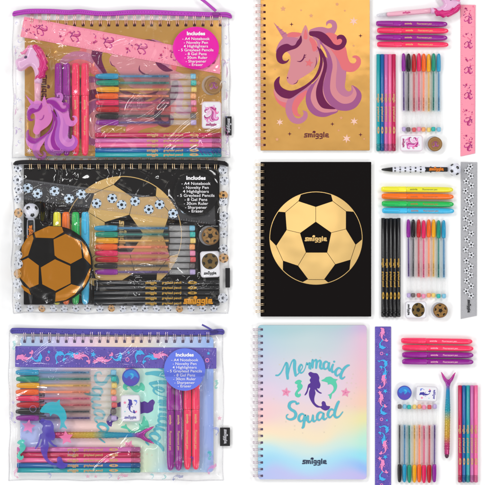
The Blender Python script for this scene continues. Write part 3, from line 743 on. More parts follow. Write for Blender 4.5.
def sharpener(kind):
    root = empty('pencil_sharpener')
    if kind != 'mermaid':
        mb = MB(); mb.slab(ellipse(-1.8, .3, 7.6, 7.9, 36), .02, 3.4, CLEARP, .5); mb.build('base', root)
    else:
        mb = MB(); mb.slab(ellipse(0, 0, 6.9, 6.9, 36), .02, 3.4, M('blue_plastic_base', (60, 80, 170), .3, coat=.4), .4); mb.build('base', root)
    r = 7.2
    if kind == 'mermaid':
        mb = MB(); mb.slab(ellipse(0, 0, r, r, 40), 3.45, 5.2, M('violet_blue_lid', (78, 84, 184), .28, coat=.5), .5); mb.build('lid', root)
        A = Art(z=5.24)
        A.poly((58, 132, 214), [(-5.8, -1.5), (-4.4, -4.4), (-1, -6), (3, -5.4), (5.6, -2), (5.9, .4), (3.4, -1), (1.2, .8), (-1.4, -1.1), (-3.6, .6)], True)
        A.poly((96, 74, 176), [(-5.6, 2), (-3.4, 2.8), (-.8, 1), (2, 2.8), (4.8, 1.2), (5.4, 2.4), (3, 5.2), (-.5, 6.1), (-4, 4.6)], True)
        motif(A, DOL, (70, 186, 222), .4, -1, 5, 10)
    else:
        cc = (150, 112, 66) if kind == 'unicorn' else (128, 94, 52)
        mb = MB(); mb.slab(ellipse(0, 0, r, r, 40), 3.45, 5.4, M('bronze_lid', cc, .42, .25, coat=.2), .6); mb.build('lid', root)
        A = Art(z=5.44)
        if kind == 'unicorn':
            A.ell((168, 130, 84), 0, 0, 5.9, n=32); A.ell((146, 106, 64), 0, 0, 5.5, n=32)
            uni_motif(A, .2, .3, 3.6, -20, [(142, 56, 130), (170, 90, 160), (128, 50, 120)])
        else:
            A.ell((150, 112, 62), 0, 0, 6.2, n=32)
            A.ball(0, 0, 6.2, black=(34, 26, 18), rot=-60, disc=False)
            for k in range(5):
                a = R(-60+72*k); A.stroke((34, 26, 18), [(2.2*math.cos(a), 2.2*math.sin(a)), (4.3*math.cos(a), 4.3*math.sin(a))], .3, smooth=False)
    A.build('lid_print', root)
    return root
def unicorn_pen():
    root = empty('unicorn_pen')
    f = lambda x, y: ((485-y)/9.7/1.27-0, (x-275)/9.7/1.27)     # head drawn upright, turned so that the pen lies along +x
    # (upright left -> local +y)
    H = lambda pts: [((430-y)/12.3+54.5, -(x-275)/12.3) for x, y in pts]
    mb = MB(); mb.lathe([(0, .7), (.8, 1.3), (3, 1.7), (11, 2.2)], CLEARP, center=(0, 0, 2.6)); mb.build('tip_cover', root)
    mb = MB(); mb.lathe([(9.5, 1.5), (11, 2.1), (20, 2.5), (44, 2.6), (57, 2.9)], M('pale_pink_plastic', (238, 176, 196), .3, coat=.4), n=24, center=(0, 0, 2.9)); mb.build('barrel', root)
    A = Art(z=5.45); A.logo((206, 60, 130), 30, 0, 8, w=6); A.build('lettering', root)
    head = H(catmull([(62, 250), (60, 215), (80, 195), (115, 185), (150, 155), (168, 105), (185, 75), (215, 58), (245, 75), (285, 120), (315, 180), (330, 260), (320, 340), (315, 430), (245, 430), (248, 370), (238, 310), (215, 272), (185, 275), (150, 302), (110, 318), (78, 300)], True, 4))
    mb = MB(); puff(mb, head, 4.2, M('pearly_lilac_plastic', (226, 176, 212), .3, coat=.4), zc=4.4, soft=4.5); hd = mb.build('head', root)
    e1 = H([(150, 180), (165, 165), (180, 178), (168, 195)])
    mb = MB(); puff(mb, H(catmull([(146, 182), (160, 168), (178, 176), (172, 194), (154, 196)], True, 3)), .9, M('eye_enamel', (70, 50, 90), .2, coat=.6), zc=8.2, soft=.7, step=.4); mb.build('eye', hd)
    mb = MB(); puff(mb, H([(105, 135), (130, 128), (172, 84), (186, 62), (200, 78), (176, 120), (148, 152), (122, 158)]), 1.2, M('horn_plastic', (236, 130, 176), .25, coat=.5), zc=6.4, soft=1.2, step=.6); mb.build('horn', hd)
    mane = H(catmull([(222, 72), (262, 58), (318, 100), (350, 160), (376, 225), (366, 250), (378, 290), (352, 330), (350, 372), (318, 388), (300, 405), (272, 396), (250, 408), (254, 366), (280, 330), (252, 290), (282, 268), (280, 205), (258, 150), (232, 110)], True, 4))
    mb = MB(); puff(mb, mane, 3.4, M('magenta_plastic', (206, 22, 116), .25, coat=.6), zc=5.6, soft=2.6); mn = mb.build('mane', hd)
    mb = MB()
    for pts in ([(240, 85), (300, 120), (335, 200), (345, 260), (318, 330)], [(262, 90), (322, 160), (352, 232), (350, 290)], [(268, 160), (306, 220), (312, 290), (290, 360)]):
        q = catmull(H(pts), False, 4); mb.tube([(x, y, 8.9) for x, y in q], .42, M('magenta_strand', (226, 50, 140), .22, coat=.6), n=6)
    mb.build('mane_strand', mn)
    return root
def football_pen():
    root = empty('football_pen'); wh = M('white_plastic', (226, 228, 240), .28, coat=.4); bl = M('black_plastic', (26, 26, 28), .3, coat=.4)
    mb = MB(); mb.lathe([(0, .4), (.6, .8), (1.5, 1.1), (10.5, 2.45), (11, 2.45)], bl, n=24, center=(0, 0, 3.2)); mb.build('cone_tip', root)
    mb = MB(); mb.lathe([(11.02, 2.6), (14, 2.8), (40, 3.2), (60, 3.3), (66, 3.0), (67.5, 2.4)], wh, n=28, center=(0, 0, 3.2)); mb.build('barrel', root)
    mb = MB()
    for i in range(9):
        for j in range(6):
            a = R(60*j+(30 if i % 2 else 0)); x = 13.6+5.1*i; r = (2.78+.42*min(1, (x-14)/26 if x > 14 else 0))+.1
            vs = [(x, r*math.cos(a), 3.2+r*math.sin(a))]
            cy, cz = math.cos(a), math.sin(a); n = 6; vs = []
            for k in range(n):
                u = 1.05*math.cos(2*math.pi*k/n); v = 1.05*math.sin(2*math.pi*k/n)
                aa = a+v/r; vs.append((x+u, (r+.02)*math.cos(aa), 3.2+(r+.02)*math.sin(aa)))
            mb.add(vs, [tuple(range(n))], bl)
    mb.build('spots', root)
    mb = MB(); mb.slab(rrect(44, -2.3, 66, 2.3, .8), 6.2, 7.4, bl, .3); cl = mb.build('clip', root)
    A = Art(z=7.44); A.logo((232, 128, 34), 55, -.1, 15, w=5.5); A.build('lettering', cl)
    prof = [(73+6.4*math.cos(R(180-12*k)), 6.4*math.sin(R(12*k))) for k in range(1, 15)]
    mb = MB(); mb.lathe(prof, wh, n=32, center=(0, 0, 4.4)); bo = mb.build('ball_topper', root)
    mb = MB(); C0 = Vector((73, 0, 4.4)); r = 6.45
    ph = (1+5**.5)/2
    dirs = [Vector(v).normalized() for v in ((0, 1, ph), (0, -1, ph), (0, 1, -ph), (0, -1, -ph), (1, ph, 0), (-1, ph, 0), (1, -ph, 0), (-1, -ph, 0), (ph, 0, 1), (-ph, 0, 1), (ph, 0, -1), (-ph, 0, -1))]
    rot = Matrix.Rotation(.3, 3, 'X') @ Matrix.Rotation(.5, 3, 'Y')
    for d in dirs:
        d = rot @ d; u = d.orthogonal().normalized(); w_ = d.cross(u)
        vs = []
        for k in range(5):
            a = 2*math.pi*k/5; q = (d+(u*math.cos(a)+w_*math.sin(a))*.30).normalized()*r*1.01
            vs.append(tuple(C0+q))
        vs.append(tuple(C0+d*r*1.012)); mb.add(vs, [(k, (k+1) % 5, 5) for k in range(5)], bl)
    mb.build('black_panels', bo)
    return root
def tail_mat(name, stops, scale_len, rough=.25):
    m = bpy.data.materials.new(name); m.use_nodes = True; nt = m.node_tree; L = nt.links; b = nt.nodes['Principled BSDF']
    tc = nt.nodes.new('ShaderNodeTexCoord'); sx = nt.nodes.new('ShaderNodeSeparateXYZ'); L.new(tc.outputs['Object'], sx.inputs[0])
    mu = nt.nodes.new('ShaderNodeMath'); mu.operation = 'MULTIPLY'; mu.inputs[1].default_value = 1/(scale_len*S); L.new(sx.outputs['X'], mu.inputs[0])
    r = nt.nodes.new('ShaderNodeValToRGB'); e = r.color_ramp.elements
    e[0].position = stops[0][0]; e[0].color = lin(stops[0][1]); e[1].position = stops[-1][0]; e[1].color = lin(stops[-1][1])
    for p, c in stops[1:-1]: n = e.new(p); n.color = lin(c)
    L.new(mu.outputs[0], r.inputs[0]); L.new(r.outputs[0], b.inputs['Base Color'])
    b.inputs['Roughness'].default_value = rough; b.inputs['Metallic'].default_value = .35; b.inputs['Coat Weight'].default_value = .5
    return m
TAILM = tail_mat('tail_lustre', [(0, (92, 16, 60)), (.06, (176, 24, 110)), (.17, (196, 60, 110)), (.26, (214, 160, 60)), (.44, (206, 180, 70)), (.56, (40, 164, 180)), (.8, (30, 140, 196)), (.86, (150, 50, 160)), (1, (196, 28, 140))], 85)
def mermaid_pen():
    root = empty('mermaid_tail_pen')
    mb = MB(); mb.lathe([(0, .7), (.5, 1.3), (1.5, 1.9), (3.4, 2.2)], M('dark_tip', (74, 26, 58), .3, coat=.5), center=(0, 0, 2.6)); mb.build('tip', root)
    mb = MB(); mb.lathe([(3.42, 2.0), (4.4, 2.5), (25, 2.75), (50, 2.6), (66, 2.0), (72.5, 1.6), (74, 1.6)], TAILM, n=28, center=(0, 0, 2.8)); bd = mb.build('body', root)
    mb = MB()                                            # raised scales
    for i in range(22):
        x = 10+2.6*i; r = 2.62 if x < 50 else 2.6-(x-50)*.05
        for j in range(8):
            a = R(45*j+(22.5 if i % 2 else 0)); vs = []
            for k in range(7):
                t = R(-90+180*k/6); u = -1.5*math.cos(t); v = 1.0*math.sin(t)
                rr = r+.1+.18*math.cos(t); aa = a+v/rr; vs.append((x+u, rr*math.cos(aa), 2.8+rr*math.sin(aa)))
            vs.append((x+.6, (r+.05)*math.cos(a), 2.8+(r+.05)*math.sin(a)))
            mb.add(vs, [(k, k+1, 7) for k in range(6)], TAILM)
    mb.build('scales', bd)
    o = catmull([(71.5, 1.5), (75, 2.6), (78, 4.6), (82, 6.2), (86, 7.2), (83.5, 4.6), (80.2, 2.4), (78.5, 0), (80.2, -2.4), (83.5, -4.6), (86, -7.2), (82, -6.2), (78, -4.6), (75, -2.6), (71.5, -1.5)], True, 4)
    mb = MB(); puff(mb, o, 1.5, TAILM, zc=2.8, soft=1.7, step=.7); mb.build('tail_fin', root)
    return root

# ------------------------------------------------------------------ placing
PROTO = {}
def children(o): return [c for c in bpy.data.objects if c.parent == o]
KIDS = {}
def dup(root):
    def cp(o, par):
        c = o.copy(); COL.objects.link(c); c.parent = par
        for ch in KIDS.get(o.name, []): cp(bpy.data.objects[ch], c)
        return c
    return cp(root, None)
def index_tree(root):
    for c in bpy.data.objects:
        if c.parent is not None: KIDS.setdefault(c.parent.name, [])
    def rec(o):
        ks = [c.name for c in bpy.data.objects if c.parent == o]; KIDS[o.name] = ks
        for k in ks: rec(bpy.data.objects[k])
    rec(root)
def place(key, builder, x, y, rot, label, cat, group=None, scale=1.0, z=0.0):
    if key not in PROTO:
        o = builder(); index_tree(o); PROTO[key] = o
    else:
        src = PROTO[key]; o = dup(src)
    o.location = W(x, y, z); o.rotation_euler = (0, 0, R(rot))
    o.scale = scale if isinstance(scale, tuple) else (scale,)*3
    for k in ('label', 'category', 'group'):
        if k in o: del o[k]
    tag(o, label, cat, group)
    return o

# ------------------------------------------------------------------ table
mb = MB(); mb.add([(-2500, -2500, 0), (2500, -2500, 0), (2500, 2500, 0), (-2500, 2500, 0)], [(0, 1, 2, 3)], M('white_table', (250, 250, 250), .85, spec=.1))
tag(mb.build('tabletop'), kind='structure')

# ------------------------------------------------------------------ loose sets
JIT = random.Random(77)
ORD = ['first', 'second', 'third', 'fourth', 'fifth']
THEMES = ['unicorn', 'football', 'mermaid']
SETW = {'unicorn': 'gold unicorn notebook', 'football': 'black football notebook', 'mermaid': 'pastel mermaid notebook'}
PW = {'unicorn': 'violet zip unicorn pouch', 'football': 'black zip football pouch', 'mermaid': 'navy zip mermaid pouch'}
GP = 'gel pens with coloured caps'; GH = 'highlighters laid side by side'; GPC = 'lacquered pencils in rows'

nb_xy = {'unicorn': (260.6, -2), 'football': (260.6, 162), 'mermaid': (258, 325)}
nbl = {'unicorn': 'loose gold spiral notebook with pink and plum unicorn head', 'football': 'loose black spiral notebook with large gold football', 'mermaid': 'loose pastel holographic spiral notebook reading Mermaid Squad'}
for t in THEMES:
    place(('nb', t), lambda t=t: notebook(t), *nb_xy[t], 0, nbl[t], 'notebook', 'spiral notebooks')
place(('ru', 'unicorn'), lambda: ruler('unicorn'), 468, 4.8, -90, 'loose pink ruler with magenta unicorn marks, right of the pens', 'ruler', 'thirty centimetre rulers')
place(('ru', 'football'), lambda: ruler('football'), 469, 162, -90, 'loose smoky clear ruler covered in small black and white footballs', 'ruler', 'thirty centimetre rulers', scale=(1.035, 1, 1))
place(('ru', 'mermaid'), lambda: ruler('mermaid'), 383, 326.6, -90, 'loose purple ruler with blue and pink sea creatures, beside the pastel notebook', 'ruler', 'thirty centimetre rulers')
place(('np', 'unicorn'), unicorn_pen, 376.5, 15.6, 5, 'pale pink pen with unicorn head, lying above the purple highlighters', 'pen')
place(('np', 'football'), football_pen, 381.3, 169.6, 0, 'white pen with black spots and football end above the yellow highlighter', 'pen')
place(('np', 'mermaid'), mermaid_pen, 446.6, 458, 89, 'loose rainbow mermaid tail pen with magenta fin, left of upright pencils', 'pen')
# highlighters
for i, (c, x, y) in enumerate((('purple', 376, 23.7), ('coral', 377, 30.6), ('purple', 376, 37.6), ('coral', 377, 44.6))):
    place(('hl', c), lambda c=c: highlighter(c, (232, 190, 130)), x, y, -.4+JIT.uniform(-.25, .25), '%s %s highlighter of the stack under the unicorn pen' % ('upper' if i < 2 else 'lower', c), 'highlighter', GH)
for c, x, y in (('yellow', 381, 189.2), ('orange', 381.5, 196.3), ('green', 381.6, 203.6), ('blue', 382, 210.6)):
    place(('hl', c), lambda c=c: highlighter(c, (120, 120, 60) if c == 'yellow' else (190, 110, 60)), x, y, -.4+JIT.uniform(-.25, .25), 'loose %s highlighter lying under the spotted football pen' % c, 'highlighter', GH, scale=(1.01, 1, 1))
for i, (c, x, y) in enumerate((('coral', 401, 340.4), ('coral', 402, 347.5), ('purple', 402, 354.7), ('purple', 402, 361.5))):
    place(('hlw', c), lambda c=c: highlighter(c, (250, 190, 205)), x, y, -.8 if i < 2 else -.3, '%s %s highlighter above the mermaid tail pen and eraser' % ('upper' if i % 2 == 0 else 'lower', c), 'highlighter', GH)
# pencils
for c, x in (('teal', 378.2), ('blue', 382.1), ('lilac', 386), ('pink', 389.9), ('crimson', 393.8)):
    place(('pc', c), lambda c=c: pencil(c), x, 54.3, -90, '%s pencil of the upright bundle below the purple highlighters' % {'pink': 'bright pink', 'lilac': 'pinkish lilac'}.get(c, c), 'pencil', GPC)
for i in range(5):
    place(('pc', 'black'), lambda: pencil('black'), 383+3.9*i, 218+(i % 2)*.4, -90, '%s black pencil from left in upright bundle left of gel pens' % ORD[i], 'pencil', GPC, scale=(1.02, 1, 1))
for c, x in (('crimson', 459.8), ('blue', 463.8), ('teal', 467.8), ('lilac', 471.8), ('pink', 475.8)):
    place(('pc', c), lambda c=c: pencil(c), x, 385.2, -90, '%s pencil of the upright bundle right of mermaid tail pen' % {'pink': 'bright pink', 'lilac': 'pinkish lilac'}.get(c, c), 'pencil', GPC)
# gel pens
gx = {'purple': 403.4, 'black': 408.4, 'red': 413.8, 'pink': 418.8, 'orange': 423.7, 'yellow': 428.6, 'green': 433.5, 'blue': 438.6}
for i, c in enumerate(gx):
    place(('gp', c), lambda c=c: gel_pen(c), gx[c], 53.4+(i % 3)*.3, -90+JIT.uniform(-.35, .35), '%s gel pen in the row above unicorn eraser and sharpener' % c, 'gel pen', GP)
for i, (c, x) in enumerate(zip(gx, (408.2, 413.2, 418.5, 423.6, 428.6, 433.6, 438.4, 443.6))):
    place(('gp', c), None, x, 219.4+(.8 if c in ('pink', 'green', 'blue') else 0), -90+JIT.uniform(-.35, .35), '%s gel pen in the row right of the black pencils' % c, 'gel pen', GP)
for i, (c, x) in enumerate(zip(('black', 'blue', 'green', 'yellow', 'orange', 'pink', 'red', 'purple'), (399.4, 404.3, 409.3, 414.3, 419.1, 423.9, 429.1, 434.2))):
    place(('gp', c), None, x, 482.5+JIT.uniform(-.5, .5), 90+JIT.uniform(-.35, .35), '%s gel pen standing cap down in the row under the mermaid eraser' % c, 'gel pen', GP)
# erasers, sharpeners
place(('er', 'unicorn'), lambda: eraser('unicorn'), 411.2, 143.3, -90, 'whitish eraser with pink unicorn lying under loose gel pens', 'eraser', scale=(1.02, 1.05, 1))
place(('er', 'football'), lambda: eraser('football'), 415.6, 309.8, -90, 'whitish eraser with bronze football under the loose gel pens', 'eraser', scale=(1.08, .98, 1))
place(('er', 'mermaid'), lambda: eraser('mermaid'), 426.4, 393.6, 87, 'whitish eraser with violet mermaid above the loose gel pens', 'eraser', scale=(.95, 1, 1))
place(('sh', 'unicorn'), lambda: sharpener('unicorn'), 434.8, 144.2, 0, 'round bronze sharpener with purple unicorn, right of loose eraser', 'sharpener')
place(('sh', 'football'), lambda: sharpener('football'), 440.2, 310.4, 0, 'round bronze football sharpener beside the loose football eraser', 'sharpener')
place(('sh', 'mermaid'), lambda: sharpener('mermaid'), 404.2, 392.6, 0, 'round violet blue sharpener left of the loose mermaid eraser', 'sharpener')

# ------------------------------------------------------------------ pouches
def blur(H, n=1):
    for _ in range(n):
        P = np.pad(H, 1, mode='edge')
        H = (P[:-2, 1:-1]+P[2:, 1:-1]+P[1:-1, :-2]+P[1:-1, 2:]+2*P[1:-1, 1:-1])/6
    return H
def vnoise(X, Y, sc, seed):
    rs = np.random.RandomState(seed); G = rs.rand(64, 64)
    x = X/sc; y = Y/sc; xi = np.floor(x).astype(int); yi = np.floor(y).astype(int); fx = x-xi; fy = y-yi
    fx = fx*fx*fx*(fx*(fx*6-15)+10); fy = fy*fy*fy*(fy*(fy*6-15)+10)
    g = lambda a, b: G[a % 64, b % 64]
    return (g(yi, xi)*(1-fx)+g(yi, xi+1)*fx)*(1-fy)+(g(yi+1, xi)*(1-fx)+g(yi+1, xi+1)*fx)*fy
def film_field(x0, y0, x1, y1, contents, creases, seed, flats=(), amp=.55, st=.75, edge=.5, margin=7):
    nx = int(round((x1-x0)/st))+1; ny = int(round((y1-y0)/st))+1
    xs = np.linspace(x0, x1, nx); ys = np.linspace(y0, y1, ny); X, Y = np.meshgrid(xs, ys)
    C = np.full(X.shape, edge)
    for a, b, c, d, h in contents: C[(X > a) & (X < c) & (Y > b) & (Y < d)] = np.maximum(C[(X > a) & (X < c) & (Y > b) & (Y < d)], h)
    H = C.copy()
    for _ in range(14): H = np.maximum(blur(H, 3), C)
    H = blur(H, 5)+.6
    for _ in range(3): H = np.maximum(H, blur(np.maximum(H, C+.4), 2))
    # long soft folds stretched along two directions, plus finer crumple
    u = X*math.cos(.5)+Y*math.sin(.5); v = -X*math.sin(.5)+Y*math.cos(.5)
    n1 = vnoise(u*.34+900, v*1.35+900, 17, seed); n2 = vnoise(u*1.3+500, v*.3+500, 16, seed+1)
    rid = (1-np.abs(2*n1-1))**3*1.9+(1-np.abs(2*n2-1))**3*1.7
    n3 = vnoise(X+300, Y+300, 4.5, seed+2)
    n4 = vnoise(X*.9+Y*.3+200, Y*.8-X*.25+700, 13, seed+5)
    wr = amp*(.55*rid+.06*n3+3.4*n4)
    mask = np.ones(X.shape)
    for cx, cy, r in flats: mask *= np.clip((np.hypot(X-cx, Y-cy)-r)/6, .0, 1)
    for pts, a, w in creases:
        q = catmull(pts, False, 5); d = segdist(X, Y, q); wr = wr+2.0*a*np.exp(-(d/(w*1.55))**2)
    H = H+wr*(.15+.85*mask)
    e = np.minimum(np.minimum(X-x0, x1-X), np.minimum(Y-y0, y1-Y))
    k = np.clip(e/margin, 0, 1); k = k*k*(3-2*k); H = edge+(H-edge)*k
    H = blur(H, 1)
    def samp(x, y):
        fx = min(max((x-x0)/(x1-x0)*(nx-1), 0), nx-1.001); fy = min(max((y-y0)/(y1-y0)*(ny-1), 0), ny-1.001)
        i = int(fx); j = int(fy); a = fx-i; b = fy-j
        return float((H[j, i]*(1-a)+H[j, i+1]*a)*(1-b)+(H[j+1, i]*(1-a)+H[j+1, i+1]*a)*b)
    H2 = np.maximum(blur(H, 5), H)
    H2 = blur(H2, 3)+.12
    def samp2(x, y):
        fx = min(max((x-x0)/(x1-x0)*(nx-1), 0), nx-1.001); fy = min(max((y-y0)/(y1-y0)*(ny-1), 0), ny-1.001)
        i = int(fx); j = int(fy); a = fx-i; b = fy-j
        return float((H2[j, i]*(1-a)+H2[j, i+1]*a)*(1-b)+(H2[j+1, i]*(1-a)+H2[j+1, i+1]*a)*b)
    return X, Y, H, samp2
def warp(X, Y, x0, y0, x1, y1, wob, seed):
    rs = random.Random(seed); ph = [rs.random()*6 for _ in range(8)]
    def w1(t, k): return wob*(math.sin(t*.06+ph[k])+.6*math.sin(t*.17+ph[k+4]))
    W1 = np.vectorize(w1)
    kl = np.clip(1-(X-x0)/9, 0, 1); kr = np.clip(1-(x1-X)/9, 0, 1); kb = np.clip(1-(y1-Y)/8, 0, 1)
    return X+kl*W1(Y, 0)+kr*W1(Y, 1), Y+kb*W1(X, 2)*.7
def grid_mesh(X, Y, H, mat, name, parent):
    ny, nx = X.shape
    v = np.stack([(X-242.5)*S, (242.5-Y)*S, H*S], -1).reshape(-1, 3)
    idx = np.arange(nx*ny).reshape(ny, nx)
    f = np.stack([idx[:-1, :-1], idx[1:, :-1], idx[1:, 1:], idx[:-1, 1:]], -1).reshape(-1, 4)
    me = bpy.data.meshes.new(name); me.from_pydata(v.tolist(), [], f.tolist()); me.materials.append(mat)
    me.polygons.foreach_set('use_smooth', [True]*len(f)); me.update()
    o = bpy.data.objects.new(name, me); COL.objects.link(o)
    if parent is not None: o.parent = parent; o.matrix_parent_inverse = Matrix.Translation(-parent.location)
    return o
def reparent(o, root):
    o.parent = root; o.matrix_parent_inverse = Matrix.Translation(-root.location); return o
def TW(x, y): return (x-242.5, 242.5-y)

def filmink(alpha):
    return lambda c: M('ink_on_vinyl_%d' % int(alpha*100), c, .28, spec=.45, alpha=alpha, coat=.3)

POUCH = {
 'unicorn': dict(box=(13, 14, 229.5, 157.5), zip=[(12.5, 14.5), (18, 13.2), (30, 11.6), (50, 11.6), (68, 12.6), (80, 12), (96, 13.6), (112, 13.8), (130, 12.6), (150, 12.4), (175, 13.6), (200, 14.4), (216, 15), (226, 14.8), (232, 17)],
     zc=(180, 64, 182), zw=5.2, pull=[(200.5, -1), (206, 3), (216, 11.5)], tagbox=(225.4, 116.5, 231.6, 135.5), lab=(196, 48.6, 23, 21.3, (226, 18, 162)),
     creases=[([(95, 71), (112, 68.5), (124, 65.5), (136, 61), (146, 62.5), (152, 69)], 1.1, 1.0), ([(52, 57), (70, 60), (92, 55), (112, 47), (132, 40)], 1.0, 1.2), ([(56, 32), (76, 36), (98, 46), (120, 56)], .8, 1.1),
              ([(126, 130), (140, 122), (155, 110)], .7, 1.0), ([(170, 140), (185, 126), (204, 112)], .8, 1.1), ([(136, 96), (140, 101), (140, 108)], .9, .9), ([(125, 117), (131, 104), (135, 99)], .8, .9), ([(95, 60), (90, 80), (97, 104), (93, 130), (99, 150)], 1.0, 1.3), ([(20, 22), (26, 34), (22, 50)], .9, 1.1), ([(222, 30), (226, 60), (222, 96), (226, 130)], .9, 1.1), ([(186, 154), (200, 146), (219, 150)], .6, 1.0), ([(100, 146), (110, 128), (124, 122)], .7, 1.0), ([(96, 134), (120, 126), (150, 118), (166, 104)], 1.0, 1.8), ([(56, 58), (74, 62), (96, 56)], 1.0, 2.2), ([(168, 150), (184, 138), (206, 134), (220, 128)], .9, 1.6), ([(38, 40), (60, 48), (84, 46)], .8, 1.6)]),
 'football': dict(box=(12.5, 162, 228, 313), zip=[(13.5, 164), (24, 162.2), (60, 162.4), (110, 162.0), (160, 161.8), (205, 162.2), (222, 163), (228.5, 165.5)],
     zc=(30, 28, 31), zw=4.2, pull=None, tagbox=(225.4, 268, 230, 287.5), lab=(196, 193.6, 21.8, 22.6, (16, 14, 16)),
     creases=[([(28, 197), (38, 200), (44, 199.5), (34, 203), (28, 203)], 1.2, .9), ([(36, 190), (44, 187), (50, 189), (57, 197), (66, 201)], 1.3, 1.0), ([(58, 201), (70, 196), (83, 190), (95, 191)], 1.1, .9), ([(84, 211), (96, 207), (104, 211), (116, 211), (130, 215), (152, 221), (180, 225)], 1.4, 1.0),
              ([(138, 201), (150, 198), (165, 199), (182, 207), (200, 214)], 1.2, .9), ([(150, 201), (162, 205), (176, 208)], 1.0, .8), ([(62, 168), (60, 186), (54, 200), (52, 222)], .9, 1.8), ([(78, 168), (76, 176), (70, 184)], .8, 1.4), ([(115, 168), (112, 178)], .8, 1.4),
              ([(46, 226), (50, 250), (48, 280), (50, 300)], .7, 2.0), ([(92, 274), (110, 282), (140, 284), (176, 280)], .8, 1.2), ([(128, 270), (145, 266), (170, 268)], .8, 1.2), ([(192, 288), (205, 284), (206, 276)], .9, .9), ([(60, 166), (62, 176), (58, 186)], 1.1, 2.6), ([(66, 180), (62, 190), (70, 196)], .9, 2.2), ([(40, 196), (50, 204), (52, 214), (46, 222)], 1.1, 2.4), ([(112, 168), (116, 174), (112, 181)], 1.1, 2.4), ([(176, 270), (186, 278), (196, 276)], 1.0, 2.4), ([(134, 276), (140, 284), (138, 292)], 1.0, 2.2), ([(98, 184), (94, 192), (88, 200)], .9, 1.6), ([(18, 176), (22, 200), (17, 230), (22, 262), (18, 300)], 1.3, 1.2), ([(223, 172), (226, 196), (221, 214), (226, 250), (222, 290)], 1.3, 1.2)]),
 'mermaid': dict(box=(9.5, 330, 223, 480), zip=[(10.5, 331), (18, 330.6), (40, 331), (90, 331.8), (150, 332.2), (205, 332.4), (218, 331.6), (224.5, 332)],
     zc=(84, 76, 160), zw=5.8, pull=[(202, 324.5), (207, 327), (214, 331)], tagbox=(220, 427.4, 230, 445.8), lab=(184.8, 369, 20.6, 21, (102, 122, 226)),
     creases=[([(52, 376), (56, 368), (68, 360), (82, 352)], 1.0, 1.0), ([(24, 366), (38, 352), (52, 342)], .7, .9), ([(202, 388), (210, 372), (216, 352), (222, 340)], 1.2, .9), ([(96, 366), (112, 360), (130, 362)], 1.0, .9), ([(112, 420), (128, 416), (140, 424)], .5, 1.2), ([(14, 340), (12, 380), (14, 420), (12, 460)], .8, 1.2), ([(163, 345), (164, 400), (162, 440), (166, 470)], .8, 1.1), ([(204, 390), (206, 430), (203, 468)], .9, 1.0), ([(60, 424), (90, 428), (110, 424)], .5, 1.3), ([(220, 350), (216, 390), (219, 430), (215, 470)], .7, 1.2), ([(120, 446), (136, 430), (150, 428)], .6, 1.0), ([(88, 350), (104, 358), (122, 356), (134, 348)], 1.0, 1.6), ([(20, 396), (40, 388), (58, 392)], .7, 1.6), ([(96, 468), (110, 456), (128, 452)], .7, 1.4)]),
}
def flush(A, name, root, same=False):     # finish one printed piece, go on with the next
    reparent(A.build(name), root)
    B = Art(T=TW, z=A.z if not same else A.z, zf=A.zf, dz=A.dz, step=A.step, inkf=A.inkf)
    return B
PLBL = {'unicorn': 'clear zip pouch with violet zip and purple unicorn print, filled with stationery', 'football': 'clear zip pouch with black zip and big orange football print, filled with stationery',
        'mermaid': 'clear zip pouch with navy zip and mermaid print, filled with stationery'}
INZ = 3.75
